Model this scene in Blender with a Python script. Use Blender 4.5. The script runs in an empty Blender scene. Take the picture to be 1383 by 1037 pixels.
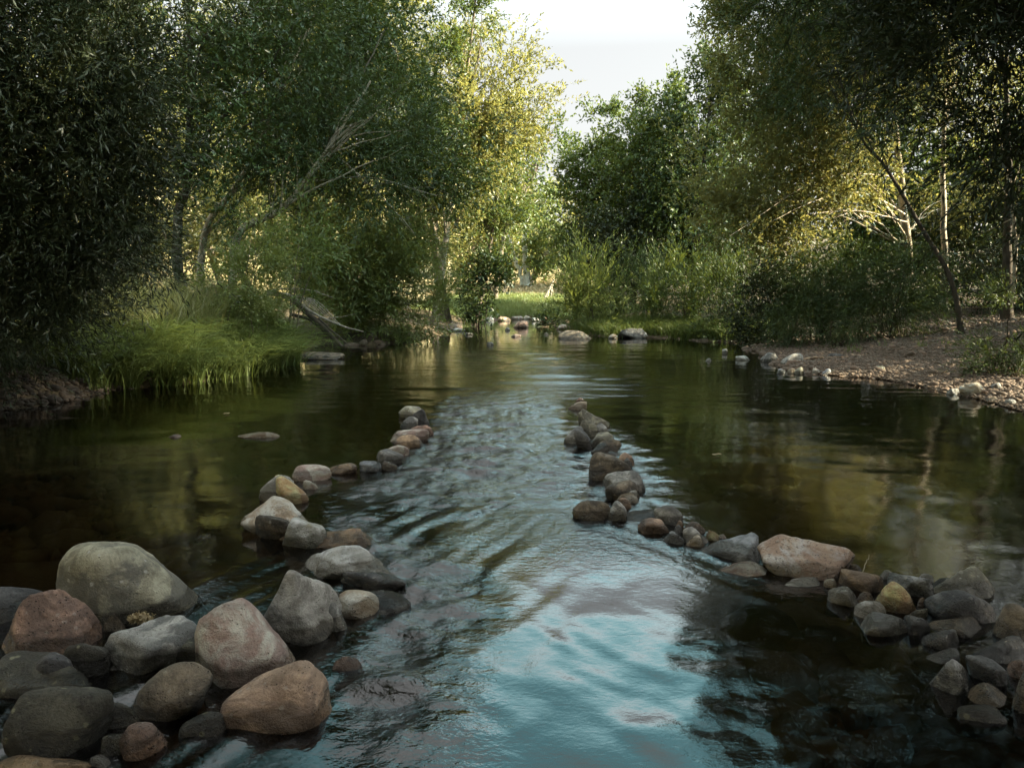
import bpy, bmesh, math, random
import numpy as np
from mathutils import Vector

D = bpy.data
scene = bpy.context.scene
COL = scene.collection
PI = math.pi
R = math.radians
rng = np.random.default_rng(11)
random.seed(11)

# ------------------------------------------------------------------ camera
F = 987.0            # focal length in photo pixels (photo 1383 x 1037)
CX, CY = 691.5, 518.5
HOR = 395.0
H = 1.4
PITCH = math.atan((CY - HOR) / F)
cam = D.cameras.new('camera')
cam.sensor_width = 36.0
cam.lens = 36.0 * F / 1383.0
cam.clip_start = 0.05
cam.clip_end = 3000
camo = D.objects.new('camera', cam)
COL.objects.link(camo)
camo.location = (0, 0, H)
camo.rotation_euler = (PI / 2 - PITCH, 0, 0)
scene.camera = camo
cp, sp = math.cos(PITCH), math.sin(PITCH)


def ray(u, v):
    a, b = (u - CX) / F, (CY - v) / F
    return a, cp + b * sp, -sp + b * cp


def at(u, v, Y):
    x, y, z = ray(u, v)
    t = Y / y
    return np.array([x * t, Y, H + z * t])


def ground(u, v, z=0.0):
    x, y, dz = ray(u, v)
    t = (z - H) / dz
    return np.array([x * t, y * t, z])


def project(P):
    x, y, z = P[:, 0], P[:, 1], P[:, 2] - H
    fw = y * cp - z * sp
    up = y * sp + z * cp
    return CX + F * x / fw, CY - F * up / fw


# ------------------------------------------------------------------ helpers
def tag(o, label=None, cat=None, group=None, kind=None):
    if label: o['label'] = label
    if cat: o['category'] = cat
    if group: o['group'] = group
    if kind: o['kind'] = kind
    return o


def link(name, me, mat=None, parent=None):
    o = D.objects.new(name, me)
    COL.objects.link(o)
    if mat is not None: me.materials.append(mat)
    if parent is not None: o.parent = parent
    return o


def empty(name, loc):
    o = D.objects.new(name, None)
    COL.objects.link(o)
    o.location = loc
    o.empty_display_size = 0.2
    return o


def mesh_np(name, V, Fc, smooth=True, attrs=None):
    """V (n,3); Fc (m,k) all faces with k corners."""
    V = np.asarray(V, np.float32); Fc = np.asarray(Fc, np.int32)
    me = D.meshes.new(name)
    m, k = Fc.shape
    me.vertices.add(len(V)); me.vertices.foreach_set('co', V.ravel())
    me.loops.add(m * k); me.loops.foreach_set('vertex_index', Fc.ravel())
    me.polygons.add(m)
    me.polygons.foreach_set('loop_start', np.arange(0, m * k, k, dtype=np.int32))
    if smooth:
        me.polygons.foreach_set('use_smooth', np.ones(m, bool))
    for an, (dom, arr) in (attrs or {}).items():
        at_ = me.attributes.new(an, 'FLOAT', dom)
        at_.data.foreach_set('value', np.asarray(arr, np.float32))
    me.update(calc_edges=True)
    return me


def hash3(ix, iy, iz, seed):
    n = (ix.astype(np.int64) * 374761393 + iy.astype(np.int64) * 668265263 + iz.astype(np.int64) * 1440662683 + seed * 974711) & 0xFFFFFFFF
    n = ((n ^ (n >> 13)) * 1274126177) & 0xFFFFFFFF
    n = ((n ^ (n >> 16)) * 2246822519) & 0xFFFFFFFF
    return ((n ^ (n >> 15)) & 0xFFFFFF) / float(0xFFFFFF)


def noise3(x, y, z, seed=0):
    """value noise in -1..1"""
    x = np.asarray(x, float); y = np.asarray(y, float); z = np.broadcast_to(np.asarray(z, float), x.shape)
    ix, iy, iz = np.floor(x), np.floor(y), np.floor(z)
    fx, fy, fz = x - ix, y - iy, z - iz
    fx, fy, fz = [f * f * f * (f * (f * 6 - 15) + 10) for f in (fx, fy, fz)]
    out = 0
    for a in (0, 1):
        for b in (0, 1):
            for c in (0, 1):
                w = (fx if a else 1 - fx) * (fy if b else 1 - fy) * (fz if c else 1 - fz)
                out = out + w * hash3(ix + a, iy + b, iz + c, seed)
    return out * 2 - 1


def sstep(a, b, x):
    t = np.clip((x - a) / (b - a), 0, 1)
    return t * t * (3 - 2 * t)


def unit(v):
    return v / np.maximum(np.linalg.norm(v, axis=-1, keepdims=True), 1e-9)


def tubes(name, paths, sides=6, attrs=None):
    """paths: list of (points (n,3), radii (n)) -> one mesh of tapered tubes."""
    VV, FF = [], []
    base = 0
    for pts, rad in paths:
        pts = np.asarray(pts, float); rad = np.asarray(rad, float)
        n = len(pts)
        tan = unit(np.gradient(pts, axis=0))
        ref = np.array([0.31, 0.77, 0.55]) if abs(tan[0] @ np.array([0.31, 0.77, 0.55])) < 0.9 else np.array([1., 0, 0])
        s = unit(np.cross(tan, ref)); b = np.cross(tan, s)
        ang = np.arange(sides) / sides * 2 * PI
        ring = pts[:, None, :] + rad[:, None, None] * (np.cos(ang)[None, :, None] * s[:, None, :] + np.sin(ang)[None, :, None] * b[:, None, :])
        VV.append(ring.reshape(-1, 3))
        i = np.arange(n - 1)[:, None] * sides; j = np.arange(sides)[None, :]; j2 = (j + 1) % sides
        FF.append(np.stack([base + i + j, base + i + j2, base + i + sides + j2, base + i + sides + j], -1).reshape(-1, 4))
        base += n * sides
    return mesh_np(name, np.concatenate(VV), np.concatenate(FF))


def resample(pts, n, wob=0.0, rg=rng):
    """smooth path through points (Catmull-Rom) with n samples"""
    P = np.asarray(pts, float)
    P = np.vstack([2 * P[0] - P[1], P, 2 * P[-1] - P[-2]])
    t = np.linspace(0, len(P) - 3 - 1e-6, n)
    i = t.astype(int); f = (t - i)[:, None]
    p0, p1, p2, p3 = P[i], P[i + 1], P[i + 2], P[i + 3]
    Q = 0.5 * (2 * p1 + (p2 - p0) * f + (2 * p0 - 5 * p1 + 4 * p2 - p3) * f ** 2 + (3 * p1 - p0 - 3 * p2 + p3) * f ** 3)
    if wob:
        w = rg.normal(0, wob, (n, 3)); w[0] = 0
        Q = Q + w
    return Q


# ------------------------------------------------------------------ materials
class NT:
    def __init__(self, name):
        self.m = D.materials.new(name); self.m.use_nodes = True
        self.t = self.m.node_tree; self.t.nodes.clear()
        self.out = self.n('ShaderNodeOutputMaterial')

    def n(self, typ, inp=None, **kw):
        nd = self.t.nodes.new(typ)
        for k, v in kw.items(): setattr(nd, k, v)
        for k, v in (inp or {}).items(): self.set(nd, k, v)
        return nd

    def set(self, nd, k, v):
        s = nd.inputs[k]
        if hasattr(v, 'bl_rna') and isinstance(v, bpy.types.NodeSocket): self.t.links.new(v, s)
        elif isinstance(v, bpy.types.Node): self.t.links.new(v.outputs[0], s)
        else:
            if isinstance(v, (tuple, list)) and len(v) == 3 and s.type == 'RGBA': v = (*v, 1)
            s.default_value = v

    def mix(self, fac, a, b, blend='MIX'):
        nd = self.n('ShaderNodeMix', data_type='RGBA', blend_type=blend)
        self.set(nd, 0, fac); self.set(nd, 6, a); self.set(nd, 7, b)
        return nd.outputs[2]

    def math(self, op, a, b=0.0, c=None, clamp=False):
        nd = self.n('ShaderNodeMath', operation=op, use_clamp=clamp)
        self.set(nd, 0, a); self.set(nd, 1, b)
        if c is not None: self.set(nd, 2, c)
        return nd.outputs[0]

    def ramp(self, fac, lo, hi, a=0.0, b=1.0):
        nd = self.n('ShaderNodeMapRange', interpolation_type='SMOOTHSTEP')
        for k, v in (('Value', fac), ('From Min', lo), ('From Max', hi), ('To Min', a), ('To Max', b)): self.set(nd, k, v)
        return nd.outputs[0]

    def noise(self, vec, scale, detail=4, rough=0.55, dist=0.0):
        nd = self.n('ShaderNodeTexNoise', {'Scale': scale, 'Detail': detail, 'Roughness': rough, 'Distortion': dist})
        if vec is not None: self.set(nd, 'Vector', vec)
        return nd.outputs[0]

    def voro(self, vec, scale, feature='F1', rand=1.0):
        nd = self.n('ShaderNodeTexVoronoi', {'Scale': scale, 'Randomness': rand}, feature=feature)
        if vec is not None: self.set(nd, 'Vector', vec)
        return nd

    def bump(self, h, strength, dist, normal=None):
        nd = self.n('ShaderNodeBump', {'Height': h, 'Strength': strength, 'Distance': dist})
        if normal is not None: self.set(nd, 'Normal', normal)
        return nd.outputs[0]

    def done(self, shader):
        self.t.links.new(shader.outputs[0] if isinstance(shader, bpy.types.Node) else shader, self.out.inputs[0])
        return self.m


def leaf_mat(name, c1, c2, trans, tmix=0.4, gloss=0.025):
    k = NT(name)
    a = k.n('ShaderNodeAttribute', attribute_name='tint').outputs['Fac']
    geo = k.n('ShaderNodeNewGeometry')
    big = k.noise(geo.outputs['Position'], 0.9, 3)
    f = k.math('ADD', k.math('MULTIPLY', a, 0.65), k.ramp(big, 0.3, 0.7, 0.0, 0.35))
    c = k.mix(f, c1, c2)
    t = k.mix(f, tuple(x * 0.7 for x in trans), trans)
    d = k.n('ShaderNodeBsdfDiffuse', {'Color': c})
    tr = k.n('ShaderNodeBsdfTranslucent', {'Color': t})
    g = k.n('ShaderNodeBsdfGlossy', {'Color': (1, 1, 1), 'Roughness': 0.45})
    m1 = k.n('ShaderNodeMixShader', {0: tmix, 1: d, 2: tr})
    m2 = k.n('ShaderNodeMixShader', {0: gloss, 1: m1, 2: g})
    return k.done(m2)


def bark_mat(name, c1, c2, scale=6.0):
    k = NT(name)
    geo = k.n('ShaderNodeNewGeometry')
    mp = k.n('ShaderNodeMapping', {'Vector': geo.outputs['Position'], 'Scale': (1, 1, 0.25)})
    n1 = k.noise(mp.outputs[0], scale * 3, 5, 0.65)
    n2 = k.noise(geo.outputs['Position'], scale * 0.5, 3)
    c = k.mix(k.ramp(n1, 0.3, 0.7), c1, c2)
    c = k.mix(k.ramp(n2, 0.45, 0.75, 0, 0.6), c, tuple(x * 1.5 for x in c2))
    b = k.bump(n1, 0.7, 0.02)
    return k.done(k.n('ShaderNodeBsdfPrincipled', {'Base Color': c, 'Roughness': 0.9, 'Normal': b, 'Specular IOR Level': 0.2}))


def rock_mat(name, c1, c2, c3, speck=0.3, pits=0.5, rough=0.8, dark_speck=0.0, bump=1.0, spk_col=(0.42, 0.41, 0.37)):
    """stone: two mottled tones, a patch tone, pale lichen specks, dark pits, wet band at the water line"""
    c1, c2, c3 = [tuple(min(x * 1.75, .62) for x in c) for c in (c1, c2, c3)]
    k = NT(name)
    tc = k.n('ShaderNodeTexCoord'); oi = k.n('ShaderNodeObjectInfo'); geo = k.n('ShaderNodeNewGeometry')
    off = k.n('ShaderNodeVectorMath', operation='SCALE'); k.set(off, 0, (37.0, 19.0, 53.0)); k.set(off, 'Scale', oi.outputs['Random'])
    v = k.n('ShaderNodeVectorMath', operation='ADD'); k.set(v, 0, tc.outputs['Object']); k.set(v, 1, off.outputs[0])
    v = v.outputs[0]
    big = k.noise(v, 4.0, 5, 0.62, 0.9); mid = k.noise(v, 9.0, 8, 0.72, 0.4); fine = k.noise(v, 120.0, 4, 0.7)
    c = k.mix(k.ramp(mid, 0.36, 0.64), tuple(x * .82 for x in c1), tuple(min(x * 1.35, .62) for x in c2))
    c = k.mix(k.ramp(big, 0.46, 0.58, 0, 1.0), c, tuple(x * .8 for x in c3))
    strk = k.noise(k.n('ShaderNodeMapping', {'Vector': v, 'Rotation': (.5, .3, .2), 'Scale': (2.5, 2.5, 15)}).outputs[0], 1.0, 5, .65, .5)
    c = k.mix(k.ramp(strk, .48, .7, 0, .6), c, tuple(x * .45 for x in c3))
    c = k.mix(k.ramp(fine, 0.3, 0.75, 0.0, 1.0), k.mix(0.16, c, (0.015, 0.014, 0.012)), k.mix(0.05, c, (0.55, 0.52, 0.46)))
    vs = k.voro(v, 20.0)
    spots = k.ramp(k.math('ADD', vs.outputs['Distance'], k.math('MULTIPLY', k.math('SUBTRACT', k.noise(v, 40.0, 3), 0.5), 0.5)), 0.10, 0.22, 1, 0)
    gate = k.ramp(k.noise(v, 6.0, 2), 0.38, 0.5)
    c = k.mix(k.math('MULTIPLY', k.math('MULTIPLY', spots, gate), speck), c, spk_col)
    vp = k.voro(v, 55.0)
    pit = k.ramp(vp.outputs['Distance'], 0.08, 0.22, 1, 0)
    pgate = k.ramp(k.noise(v, 7.0, 2), 0.44, 0.56)
    pit = k.math('MULTIPLY', k.math('MULTIPLY', pit, pgate), pits)
    c = k.mix(pit, c, (0.02, 0.017, 0.014))
    if dark_speck:
        dk = k.ramp(k.noise(v, 60.0, 3, 0.6), 0.58, 0.66)
        c = k.mix(k.math('MULTIPLY', dk, dark_speck), c, (0.025, 0.025, 0.025))
    # rock stays wet a hand's breadth above the water
    sx = k.n('ShaderNodeSeparateXYZ', {0: geo.outputs['Position']})
    wl = k.math('SUBTRACT', sx.outputs[2], k.math('MULTIPLY', k.noise(geo.outputs['Position'], 5.0, 4), 0.115))
    wet = k.ramp(wl, -0.006, 0.016, 1, 0)
    c = k.mix(wet, c, k.mix(1.0, c, (0.42, 0.40, 0.36), 'MULTIPLY'))
    rg = k.mix(wet, (rough,) * 3, (0.22,) * 3)
    hb = k.math('ADD', k.math('ADD', k.math('MULTIPLY', mid, 1.3), k.math('MULTIPLY', strk, .25)), k.math('ADD', k.math('MULTIPLY', fine, 0.35), k.math('MULTIPLY', pit, -0.8)))
    b = k.bump(hb, 1.0 * bump, 0.028)
    return k.done(k.n('ShaderNodeBsdfPrincipled', {'Base Color': c, 'Roughness': rg, 'Normal': b, 'Specular IOR Level': 0.35}))


MR = {
    'olive': rock_mat('stone_olive_grey', (0.14, 0.13, 0.09), (0.20, 0.19, 0.14), (0.11, 0.105, 0.085), 0.8, 0.3),
    'grey': rock_mat('stone_grey', (0.15, 0.145, 0.13), (0.22, 0.215, 0.2), (0.10, 0.1, 0.095), 0.3, 0.4),
    'pgrey': rock_mat('stone_pale_grey', (0.26, 0.25, 0.22), (0.36, 0.345, 0.30), (0.19, 0.185, 0.165), 0.3, 0.6),
    'green': rock_mat('stone_grey_green', (0.19, 0.20, 0.17), (0.29, 0.30, 0.26), (0.24, 0.22, 0.15), 0.3, 0.5),
    'blue': rock_mat('stone_blue_grey', (0.11, 0.12, 0.13), (0.19, 0.20, 0.215), (0.08, 0.085, 0.09), 0.2, 0.3),
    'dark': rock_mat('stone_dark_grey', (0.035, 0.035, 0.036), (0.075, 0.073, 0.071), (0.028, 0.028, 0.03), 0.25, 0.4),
    'dbrown': rock_mat('stone_dark_brown', (0.05, 0.04, 0.028), (0.11, 0.088, 0.062), (0.04, 0.034, 0.026), 0.3, 0.4),
    'brown': rock_mat('stone_brown', (0.17, 0.115, 0.07), (0.25, 0.175, 0.11), (0.12, 0.085, 0.06), 0.3, 0.4),
    'red': rock_mat('stone_red_brown', (0.17, 0.105, 0.077), (0.25, 0.16, 0.118), (0.125, 0.083, 0.066), 0.25, 0.9, dark_speck=0.5),
    'pink': rock_mat('stone_pink', (0.27, 0.185, 0.155), (0.36, 0.26, 0.225), (0.20, 0.145, 0.125), 0.5, 0.4),
    'orange': rock_mat('stone_orange_brown', (0.19, 0.125, 0.085), (0.27, 0.185, 0.13), (0.14, 0.095, 0.07), 0.35, 0.5),
    'ochre': rock_mat('stone_ochre', (0.30, 0.19, 0.085), (0.42, 0.28, 0.14), (0.22, 0.14, 0.07), 0.3, 0.5),
    'granite': rock_mat('stone_pink_granite', (0.35, 0.27, 0.20), (0.47, 0.385, 0.30), (0.29, 0.20, 0.15), 0.4, 1.0, dark_speck=0.55),
    'tan': rock_mat('stone_tan', (0.29, 0.235, 0.165), (0.39, 0.33, 0.24), (0.23, 0.175, 0.12), 0.3, 0.8),
    'bw': rock_mat('stone_black_and_white', (0.07, 0.07, 0.065), (0.30, 0.295, 0.27), (0.06, 0.06, 0.055), 0.9, 0.3, dark_speck=0.9),
    'moss_shade': rock_mat('stone_mossy_shade', (0.016, 0.016, 0.012), (0.036, 0.034, 0.024), (0.022, 0.02, 0.015), 0.7, 0.4, spk_col=(0.25, 0.25, 0.16)),  # mossy stone with the heap's shadow put into its near-black colour
}

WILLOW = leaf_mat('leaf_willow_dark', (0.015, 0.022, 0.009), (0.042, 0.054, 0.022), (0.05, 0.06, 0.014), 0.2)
GREEN = leaf_mat('leaf_green', (0.024, 0.044, 0.011), (0.098, 0.138, 0.036), (0.18, 0.21, 0.03), 0.3)
OLIVE = leaf_mat('leaf_olive', (0.03, 0.046, 0.011), (0.18, 0.18, 0.055), (0.40, 0.36, 0.10), 0.32)
GOLD = leaf_mat('leaf_yellow_green', (0.05, 0.06, 0.015), (0.17, 0.165, 0.045), (0.38, 0.35, 0.09), 0.4)
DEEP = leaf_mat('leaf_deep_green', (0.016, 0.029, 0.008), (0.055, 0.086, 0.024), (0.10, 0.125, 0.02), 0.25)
FRESH = leaf_mat('leaf_fresh_green', (0.07, 0.10, 0.024), (0.14, 0.165, 0.044), (0.22, 0.25, 0.05), 0.4)
GRASS = leaf_mat('grass_green', (0.04, 0.066, 0.018), (0.155, 0.195, 0.055), (0.17, 0.21, 0.045), 0.35)
FARGRASS = leaf_mat('grass_far_bank', (0.13, 0.18, 0.055), (0.25, 0.28, 0.11), (0.25, 0.3, 0.08), 0.35)
DRYGRASS = leaf_mat('grass_dry', (0.26, 0.20, 0.11), (0.42, 0.34, 0.2), (0.4, 0.32, 0.16), 0.3)
BARK = bark_mat('bark_grey_brown', (0.07, 0.055, 0.04), (0.17, 0.14, 0.105))
BARKD = bark_mat('bark_dark', (0.03, 0.025, 0.02), (0.075, 0.06, 0.045))
BARKP = bark_mat('bark_pale', (0.2, 0.16, 0.115), (0.38, 0.32, 0.24))
BARKW = bark_mat('bark_white', (0.34, 0.33, 0.29), (0.55, 0.53, 0.47), 3.0)
DEADW = bark_mat('dead_wood', (0.17, 0.15, 0.12), (0.34, 0.30, 0.24), 9.0)

# ------------------------------------------------------------------ river outline (world metres)
SH = [(0, 556), (100, 541), (150, 526), (250, 519), (330, 506), (388, 492), (394, 472), (440, 465), (500, 467), (560, 461), (600, 452),
      (617, 441), (640, 433), (700, 431), (745, 431), (752, 441), (780, 452), (830, 456), (880, 456), (930, 460), (1000, 463),
      (1030, 480), (1058, 500), (1120, 507), (1190, 512), (1260, 525), (1330, 542), (1400, 562)]
poly = [tuple(ground(u, v)[:2]) for u, v in SH]
poly = [(-6.0, -60), (-5.6, -8), (-6.2, 4)] + poly + [(7.0, 5), (6.2, -8), (6.0, -60)]
POLY = np.array(poly)


def river_sd(x, y):
    """signed distance to the river outline: negative in the water"""
    x = np.asarray(x, float).ravel(); y = np.asarray(y, float).ravel()
    d = np.full(x.shape, 1e9); ins = np.zeros(x.shape, bool)
    n = len(POLY)
    for i in range(n):
        ax, ay = POLY[i]; bx, by = POLY[(i + 1) % n]
        ex, ey = bx - ax, by - ay
        t = np.clip(((x - ax) * ex + (y - ay) * ey) / (ex * ex + ey * ey), 0, 1)
        d = np.minimum(d, np.hypot(x - ax - t * ex, y - ay - t * ey))
        c = ((ay > y) != (by > y))
        with np.errstate(divide='ignore', invalid='ignore'):
            xi = (bx - ax) * (y - ay) / (by - ay if by != ay else 1e-9) + ax
        ins ^= c & (x < xi)
    return np.where(ins, -d, d)


def terrain(x, y):
    x = np.asarray(x, float).ravel(); y = np.asarray(y, float).ravel()
    d = river_sd(x, y)
    nz = noise3(x * 0.9, y * 0.9, 0.5, 3) * 0.06 + noise3(x * 0.25, y * 0.25, 1.5, 4) * 0.18
    left = sstep(-1.0, -4.5, x); far = sstep(34, 40, y) * (1 - sstep(6, 12, np.abs(x))); right = 1 - left
    bank_l = 0.30 * sstep(0, 0.7, d) + 0.055 * d
    bank_r = 0.02 * sstep(0, 0.3, d) + 0.125 * np.minimum(d, 7) + 0.02 * np.maximum(d - 7, 0)
    bank_f = 0.12 * sstep(0, 0.5, d) + 0.085 * d
    b = bank_l * left + bank_r * right
    b = b * (1 - far) + bank_f * far
    hill = 0.26 * np.maximum(d - 13, 0) * sstep(-6, -18, x + 0.0 * y)
    hill = np.minimum(hill, 16 + 2 * noise3(x * .03, y * .03, 0, 8))
    hill += 0.05 * np.maximum(y - 75, 0) * sstep(70, 110, y) * 0.6 + 0.04 * np.maximum(d - 12, 0) * right
    hill = np.minimum(hill, 26)
    zo = b + hill + nz * np.clip(d / 2.0, 0, 1) + 0.01
    di = -d
    zi = -(0.04 + 0.30 * sstep(0, 1.4, di) + 0.10 * sstep(1.0, 4.0, di)) + noise3(x * 2, y * 2, 0, 5) * 0.05 * sstep(0, .6, di)
    return np.where(d > 0, zo, zi)


def tz(x, y):
    return float(terrain([x], [y])[0])


def axis(*segs):
    """concatenated ranges: (start, stop, step)"""
    out = []
    for a, b, s in segs:
        out.append(np.arange(a, b, s))
    return np.concatenate(out + [np.array([segs[-1][1]])])


def grid(xs, ys):
    X, Y = np.meshgrid(xs, ys)
    nx, ny = len(xs), len(ys)
    i = np.arange(ny - 1)[:, None] * nx + np.arange(nx - 1)[None, :]
    Fc = np.stack([i, i + 1, i + nx + 1, i + nx], -1).reshape(-1, 4)
    return X.ravel(), Y.ravel(), Fc


# ground: one sheet to the horizon
gx = axis((-900, -300, 100), (-300, -100, 25), (-100, -40, 5), (-40, -14, 1.0), (-14, 14, 0.2), (14, 40, 1.0), (40, 100, 5), (100, 300, 25), (300, 900, 100))
gy = axis((-400, -100, 60), (-100, -20, 8), (-20, 0, 1), (0, 26, 0.2), (26, 64, 0.4), (64, 100, 2), (100, 300, 12), (300, 1500, 100))
X, Y, Fc = grid(gx, gy)
Z = terrain(X, Y)
dd = river_sd(X, Y)
dry = np.clip(sstep(6, 12, dd) * sstep(-2, -8, X) + sstep(43, 48, Y + 1.5 * noise3(X * .4, Y * .4, 0, 9)) * sstep(8, 4, X), 0, 1)
grav = sstep(3, 5, X) * sstep(24, 20, Y) * (1 - sstep(6, 9, dd))
gme = mesh_np('ground', np.stack([X, Y, Z], 1), Fc, True, {'dry': ('POINT', dry), 'grav': ('POINT', grav)})
k = NT('ground_soil')
geo = k.n('ShaderNodeNewGeometry'); P = geo.outputs['Position']
sx = k.n('ShaderNodeSeparateXYZ', {0: P})
adry = k.n('ShaderNodeAttribute', attribute_name='dry').outputs['Fac']; agr = k.n('ShaderNodeAttribute', attribute_name='grav').outputs['Fac']
n1 = k.noise(P, 2.0, 6, 0.65); n2 = k.noise(P, 14.0, 5, 0.7)
soil = k.mix(k.ramp(n1, .35, .65), (0.055, 0.04, 0.026), (0.11, 0.08, 0.052))
soil = k.mix(k.ramp(n2, .45, .7, 0, .6), soil, (0.045, 0.05, 0.02))
dryc = k.mix(k.ramp(n2, .35, .65), (0.20, 0.16, 0.08), (0.30, 0.245, 0.135))
dryc = k.mix(k.ramp(n1, .52, .7, 0, .7), dryc, (0.17, 0.17, 0.08))
gv = k.voro(P, 22.0)
gravc = k.mix(gv.outputs['Color'], (0.10, 0.075, 0.055), (0.26, 0.20, 0.155))
c = k.mix(adry, soil, dryc); c = k.mix(agr, c, gravc)
bv = k.voro(P, 7.0); bv2 = k.voro(P, 19.0)
bedc = k.mix(bv.outputs['Color'], (0.10, 0.06, 0.03), (0.19, 0.13, 0.075))
bedc = k.mix(k.ramp(bv.outputs['Distance'], .25, .6, 0, .8), bedc, (0.035, 0.022, 0.012))
bedc = k.mix(k.ramp(n2, .4, .7, 0, .6), bedc, (0.07, 0.055, 0.025))
under = k.ramp(sx.outputs[2], -0.03, 0.02, 1, 0)
c = k.mix(under, c, bedc)
hb = k.math('ADD', n2, k.math('MULTIPLY', bv2.outputs['Distance'], -0.8))
k.done(k.n('ShaderNodeBsdfPrincipled', {'Base Color': c, 'Roughness': 0.95, 'Specular IOR Level': 0.15, 'Normal': k.bump(hb, 0.8, 0.04)}))
tag(link('ground', gme, k.m), kind='structure')

# ------------------------------------------------------------------ river water
wx = axis((-20, -8, .5), (-8, -3.5, .1), (-3.5, 3.6, .024), (3.6, 8, .1), (8, 20, .5))
wy = axis((-40, -4, 3), (-4, 1.2, .15), (1.2, 6.5, .016), (6.5, 11, .03), (11, 20, .08), (20, 50, .25))
X, Y, Fc = grid(wx, wy)


def gauss(px, rx, ry, rot=0.0):
    c = ground(*px)
    dx, dy = X - c[0], Y - c[1]
    ca, sa = math.cos(rot), math.sin(rot)
    return np.exp(-(((dx * ca + dy * sa) / rx) ** 2 + ((-dx * sa + dy * ca) / ry) ** 2))


def interp_line(px):
    P = np.array([ground(*p)[:2] for p in px]); o = np.argsort(P[:, 1])
    return np.interp(Y, P[o, 1], P[o, 0])


xl = interp_line([(565, 560), (545, 600), (505, 632), (420, 665), (440, 720), (520, 770), (540, 820), (470, 880), (440, 1037)])
xr = interp_line([(765, 545), (770, 590), (800, 640), (790, 690), (900, 725), (1040, 770), (1150, 830), (1230, 1037)])
inch = sstep(-0.05, 0.35, X - xl) * sstep(-0.1, 0.3, xr - X)
M1 = inch * sstep(4.2, 5.2, Y) * sstep(11.5, 8.2, Y)
M1 = np.maximum(M1, sstep(-.05, .1, X - xl) * sstep(0.62, .15, X - xl) * sstep(5.2, 4.2, Y) * sstep(1.6, 2.4, Y))
M1 = np.maximum(M1, 0.7 * sstep(-.15, .1, X - xr) * sstep(.8, .2, X - xr) * sstep(4.3, 5, Y) * sstep(8.5, 6.5, Y))
MU = sstep(8, 11, Y) * sstep(22, 14, Y) * np.exp(-((X - 0.35) / 1.6) ** 2)
tip = ground(735, 695)
tx, ty = X - tip[0], Y - tip[1]
wn = noise3(X * 2.2, Y * 2.2, 0, 21) * .12
aL = np.array([-0.42, -0.907]); bL = np.array([0.907, -0.42])
aR = np.array([0.60, -0.80]); bR = np.array([0.80, 0.60])
alL, acL = tx * aL[0] + ty * aL[1], tx * bL[0] + ty * bL[1]
alR, acR = tx * aR[0] + ty * aR[1], tx * bR[0] + ty * bR[1]
ML = sstep(0.34, -0.12, acL + wn) * sstep(-.25, .3, alL) * sstep(-1.25, -.6, acL) * sstep(3.6, 2.2, alL)
MRr = sstep(-.16, 0.2, acR + wn * 1.6) * sstep(-.15, .3, alR) * sstep(.75, .35, acR) * sstep(2.0, 1.1, alR)
MLo = gauss((990, 960), .45, .5)
h = noise3(X * 1.6, Y * 2.4, 0, 31) * .0035 + noise3(X * 4.5, Y * 6.5, 0, 32) * .0011
h += noise3(X * 1.1 + Y * .3, Y * 5.0, 3, 30) * .0020 * sstep(7, 10, Y)
w2 = noise3(X * 3, Y * 3, 2, 40) * .25
h += 1.3 * M1 * (noise3(X * 4 + w2, Y * 6, 0, 33) * .021 + (np.abs(noise3(X * 8 + w2, Y * 11, 0, 34)) - .3) * .013 + noise3(X * 17, Y * 22, 0, 46) * .004 + noise3(X * 33, Y * 42, 0, 35) * .0012)
h += 1.7 * MU * (noise3(X * 1.3, Y * 4.2, 0, 36) * .012 + noise3(X * 4, Y * 9, 0, 44) * .003)
h += ML * (noise3(alL * 1.3, acL * 8.5 + w2 * 2, 0, 37) * .019 + noise3(alL * 3, acL * 17 + w2, 0, 38) * .0085 + noise3(X * 22, Y * 22, 0, 45) * .0006)
h += MRr * (noise3(alR * 1.8, acR * 12 + w2 * 2, 0, 39) * .0075 + noise3(alR * 3.5, acR * 24 + w2 * 2, 0, 41) * .0042)
MP = gauss((760, 880), .75, .9)
h += MP * (noise3(alL * 2.2, acL * 9 + w2 * 3, 5, 50) * .0032 + noise3(alR * 3, acR * 15 + w2 * 3, 5, 51) * .0016)
h += MLo * (noise3(X * 4.5, Y * 5.5, 0, 42) * .005 + noise3(X * 14, Y * 14, 0, 43) * .0012)
h -= 0.008 * np.exp(-((tx) / .35) ** 2 - ((ty + .25) / .5) ** 2)
chop = np.clip(.05 + M1 * .9 + MU * .5 + ML * .25 + MRr * .25 + .55 * gauss((770, 715), .6, .5), 0, 1)
wme = mesh_np('river_water', np.stack([X, Y, h], 1), Fc, True, {'chop': ('POINT', chop)})
k = NT('river_water')
geo = k.n('ShaderNodeNewGeometry'); P = geo.outputs['Position']
ch = k.n('ShaderNodeAttribute', attribute_name='chop').outputs['Fac']
mp = k.n('ShaderNodeMapping', {'Vector': P, 'Scale': (1.0, 1.5, 1.0)}).outputs[0]
nb = k.noise(mp, 16.0, 3, 0.6, 0.4)
nf = k.noise(mp, 48.0, 2, 0.5)
hh = k.math('ADD', k.math('MULTIPLY', k.math('MULTIPLY', nb, ch), 0.013), k.math('MULTIPLY', k.math('MULTIPLY', nf, ch), 0.0035))
bn = k.n('ShaderNodeBump', {'Height': hh, 'Strength': 1.0, 'Distance': 1.0}).outputs[0]
fr = k.n('ShaderNodeFresnel', {'IOR': 1.55, 'Normal': bn})
gl = k.n('ShaderNodeBsdfGlossy', {'Color': (1, 1, 1), 'Roughness': k.math('MULTIPLY_ADD', k.ramp(ch, .35, 1.0), .20, .008), 'Normal': bn})
tr = k.n('ShaderNodeBsdfTransparent', {'Color': (0.27, 0.235, 0.165)})
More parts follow.
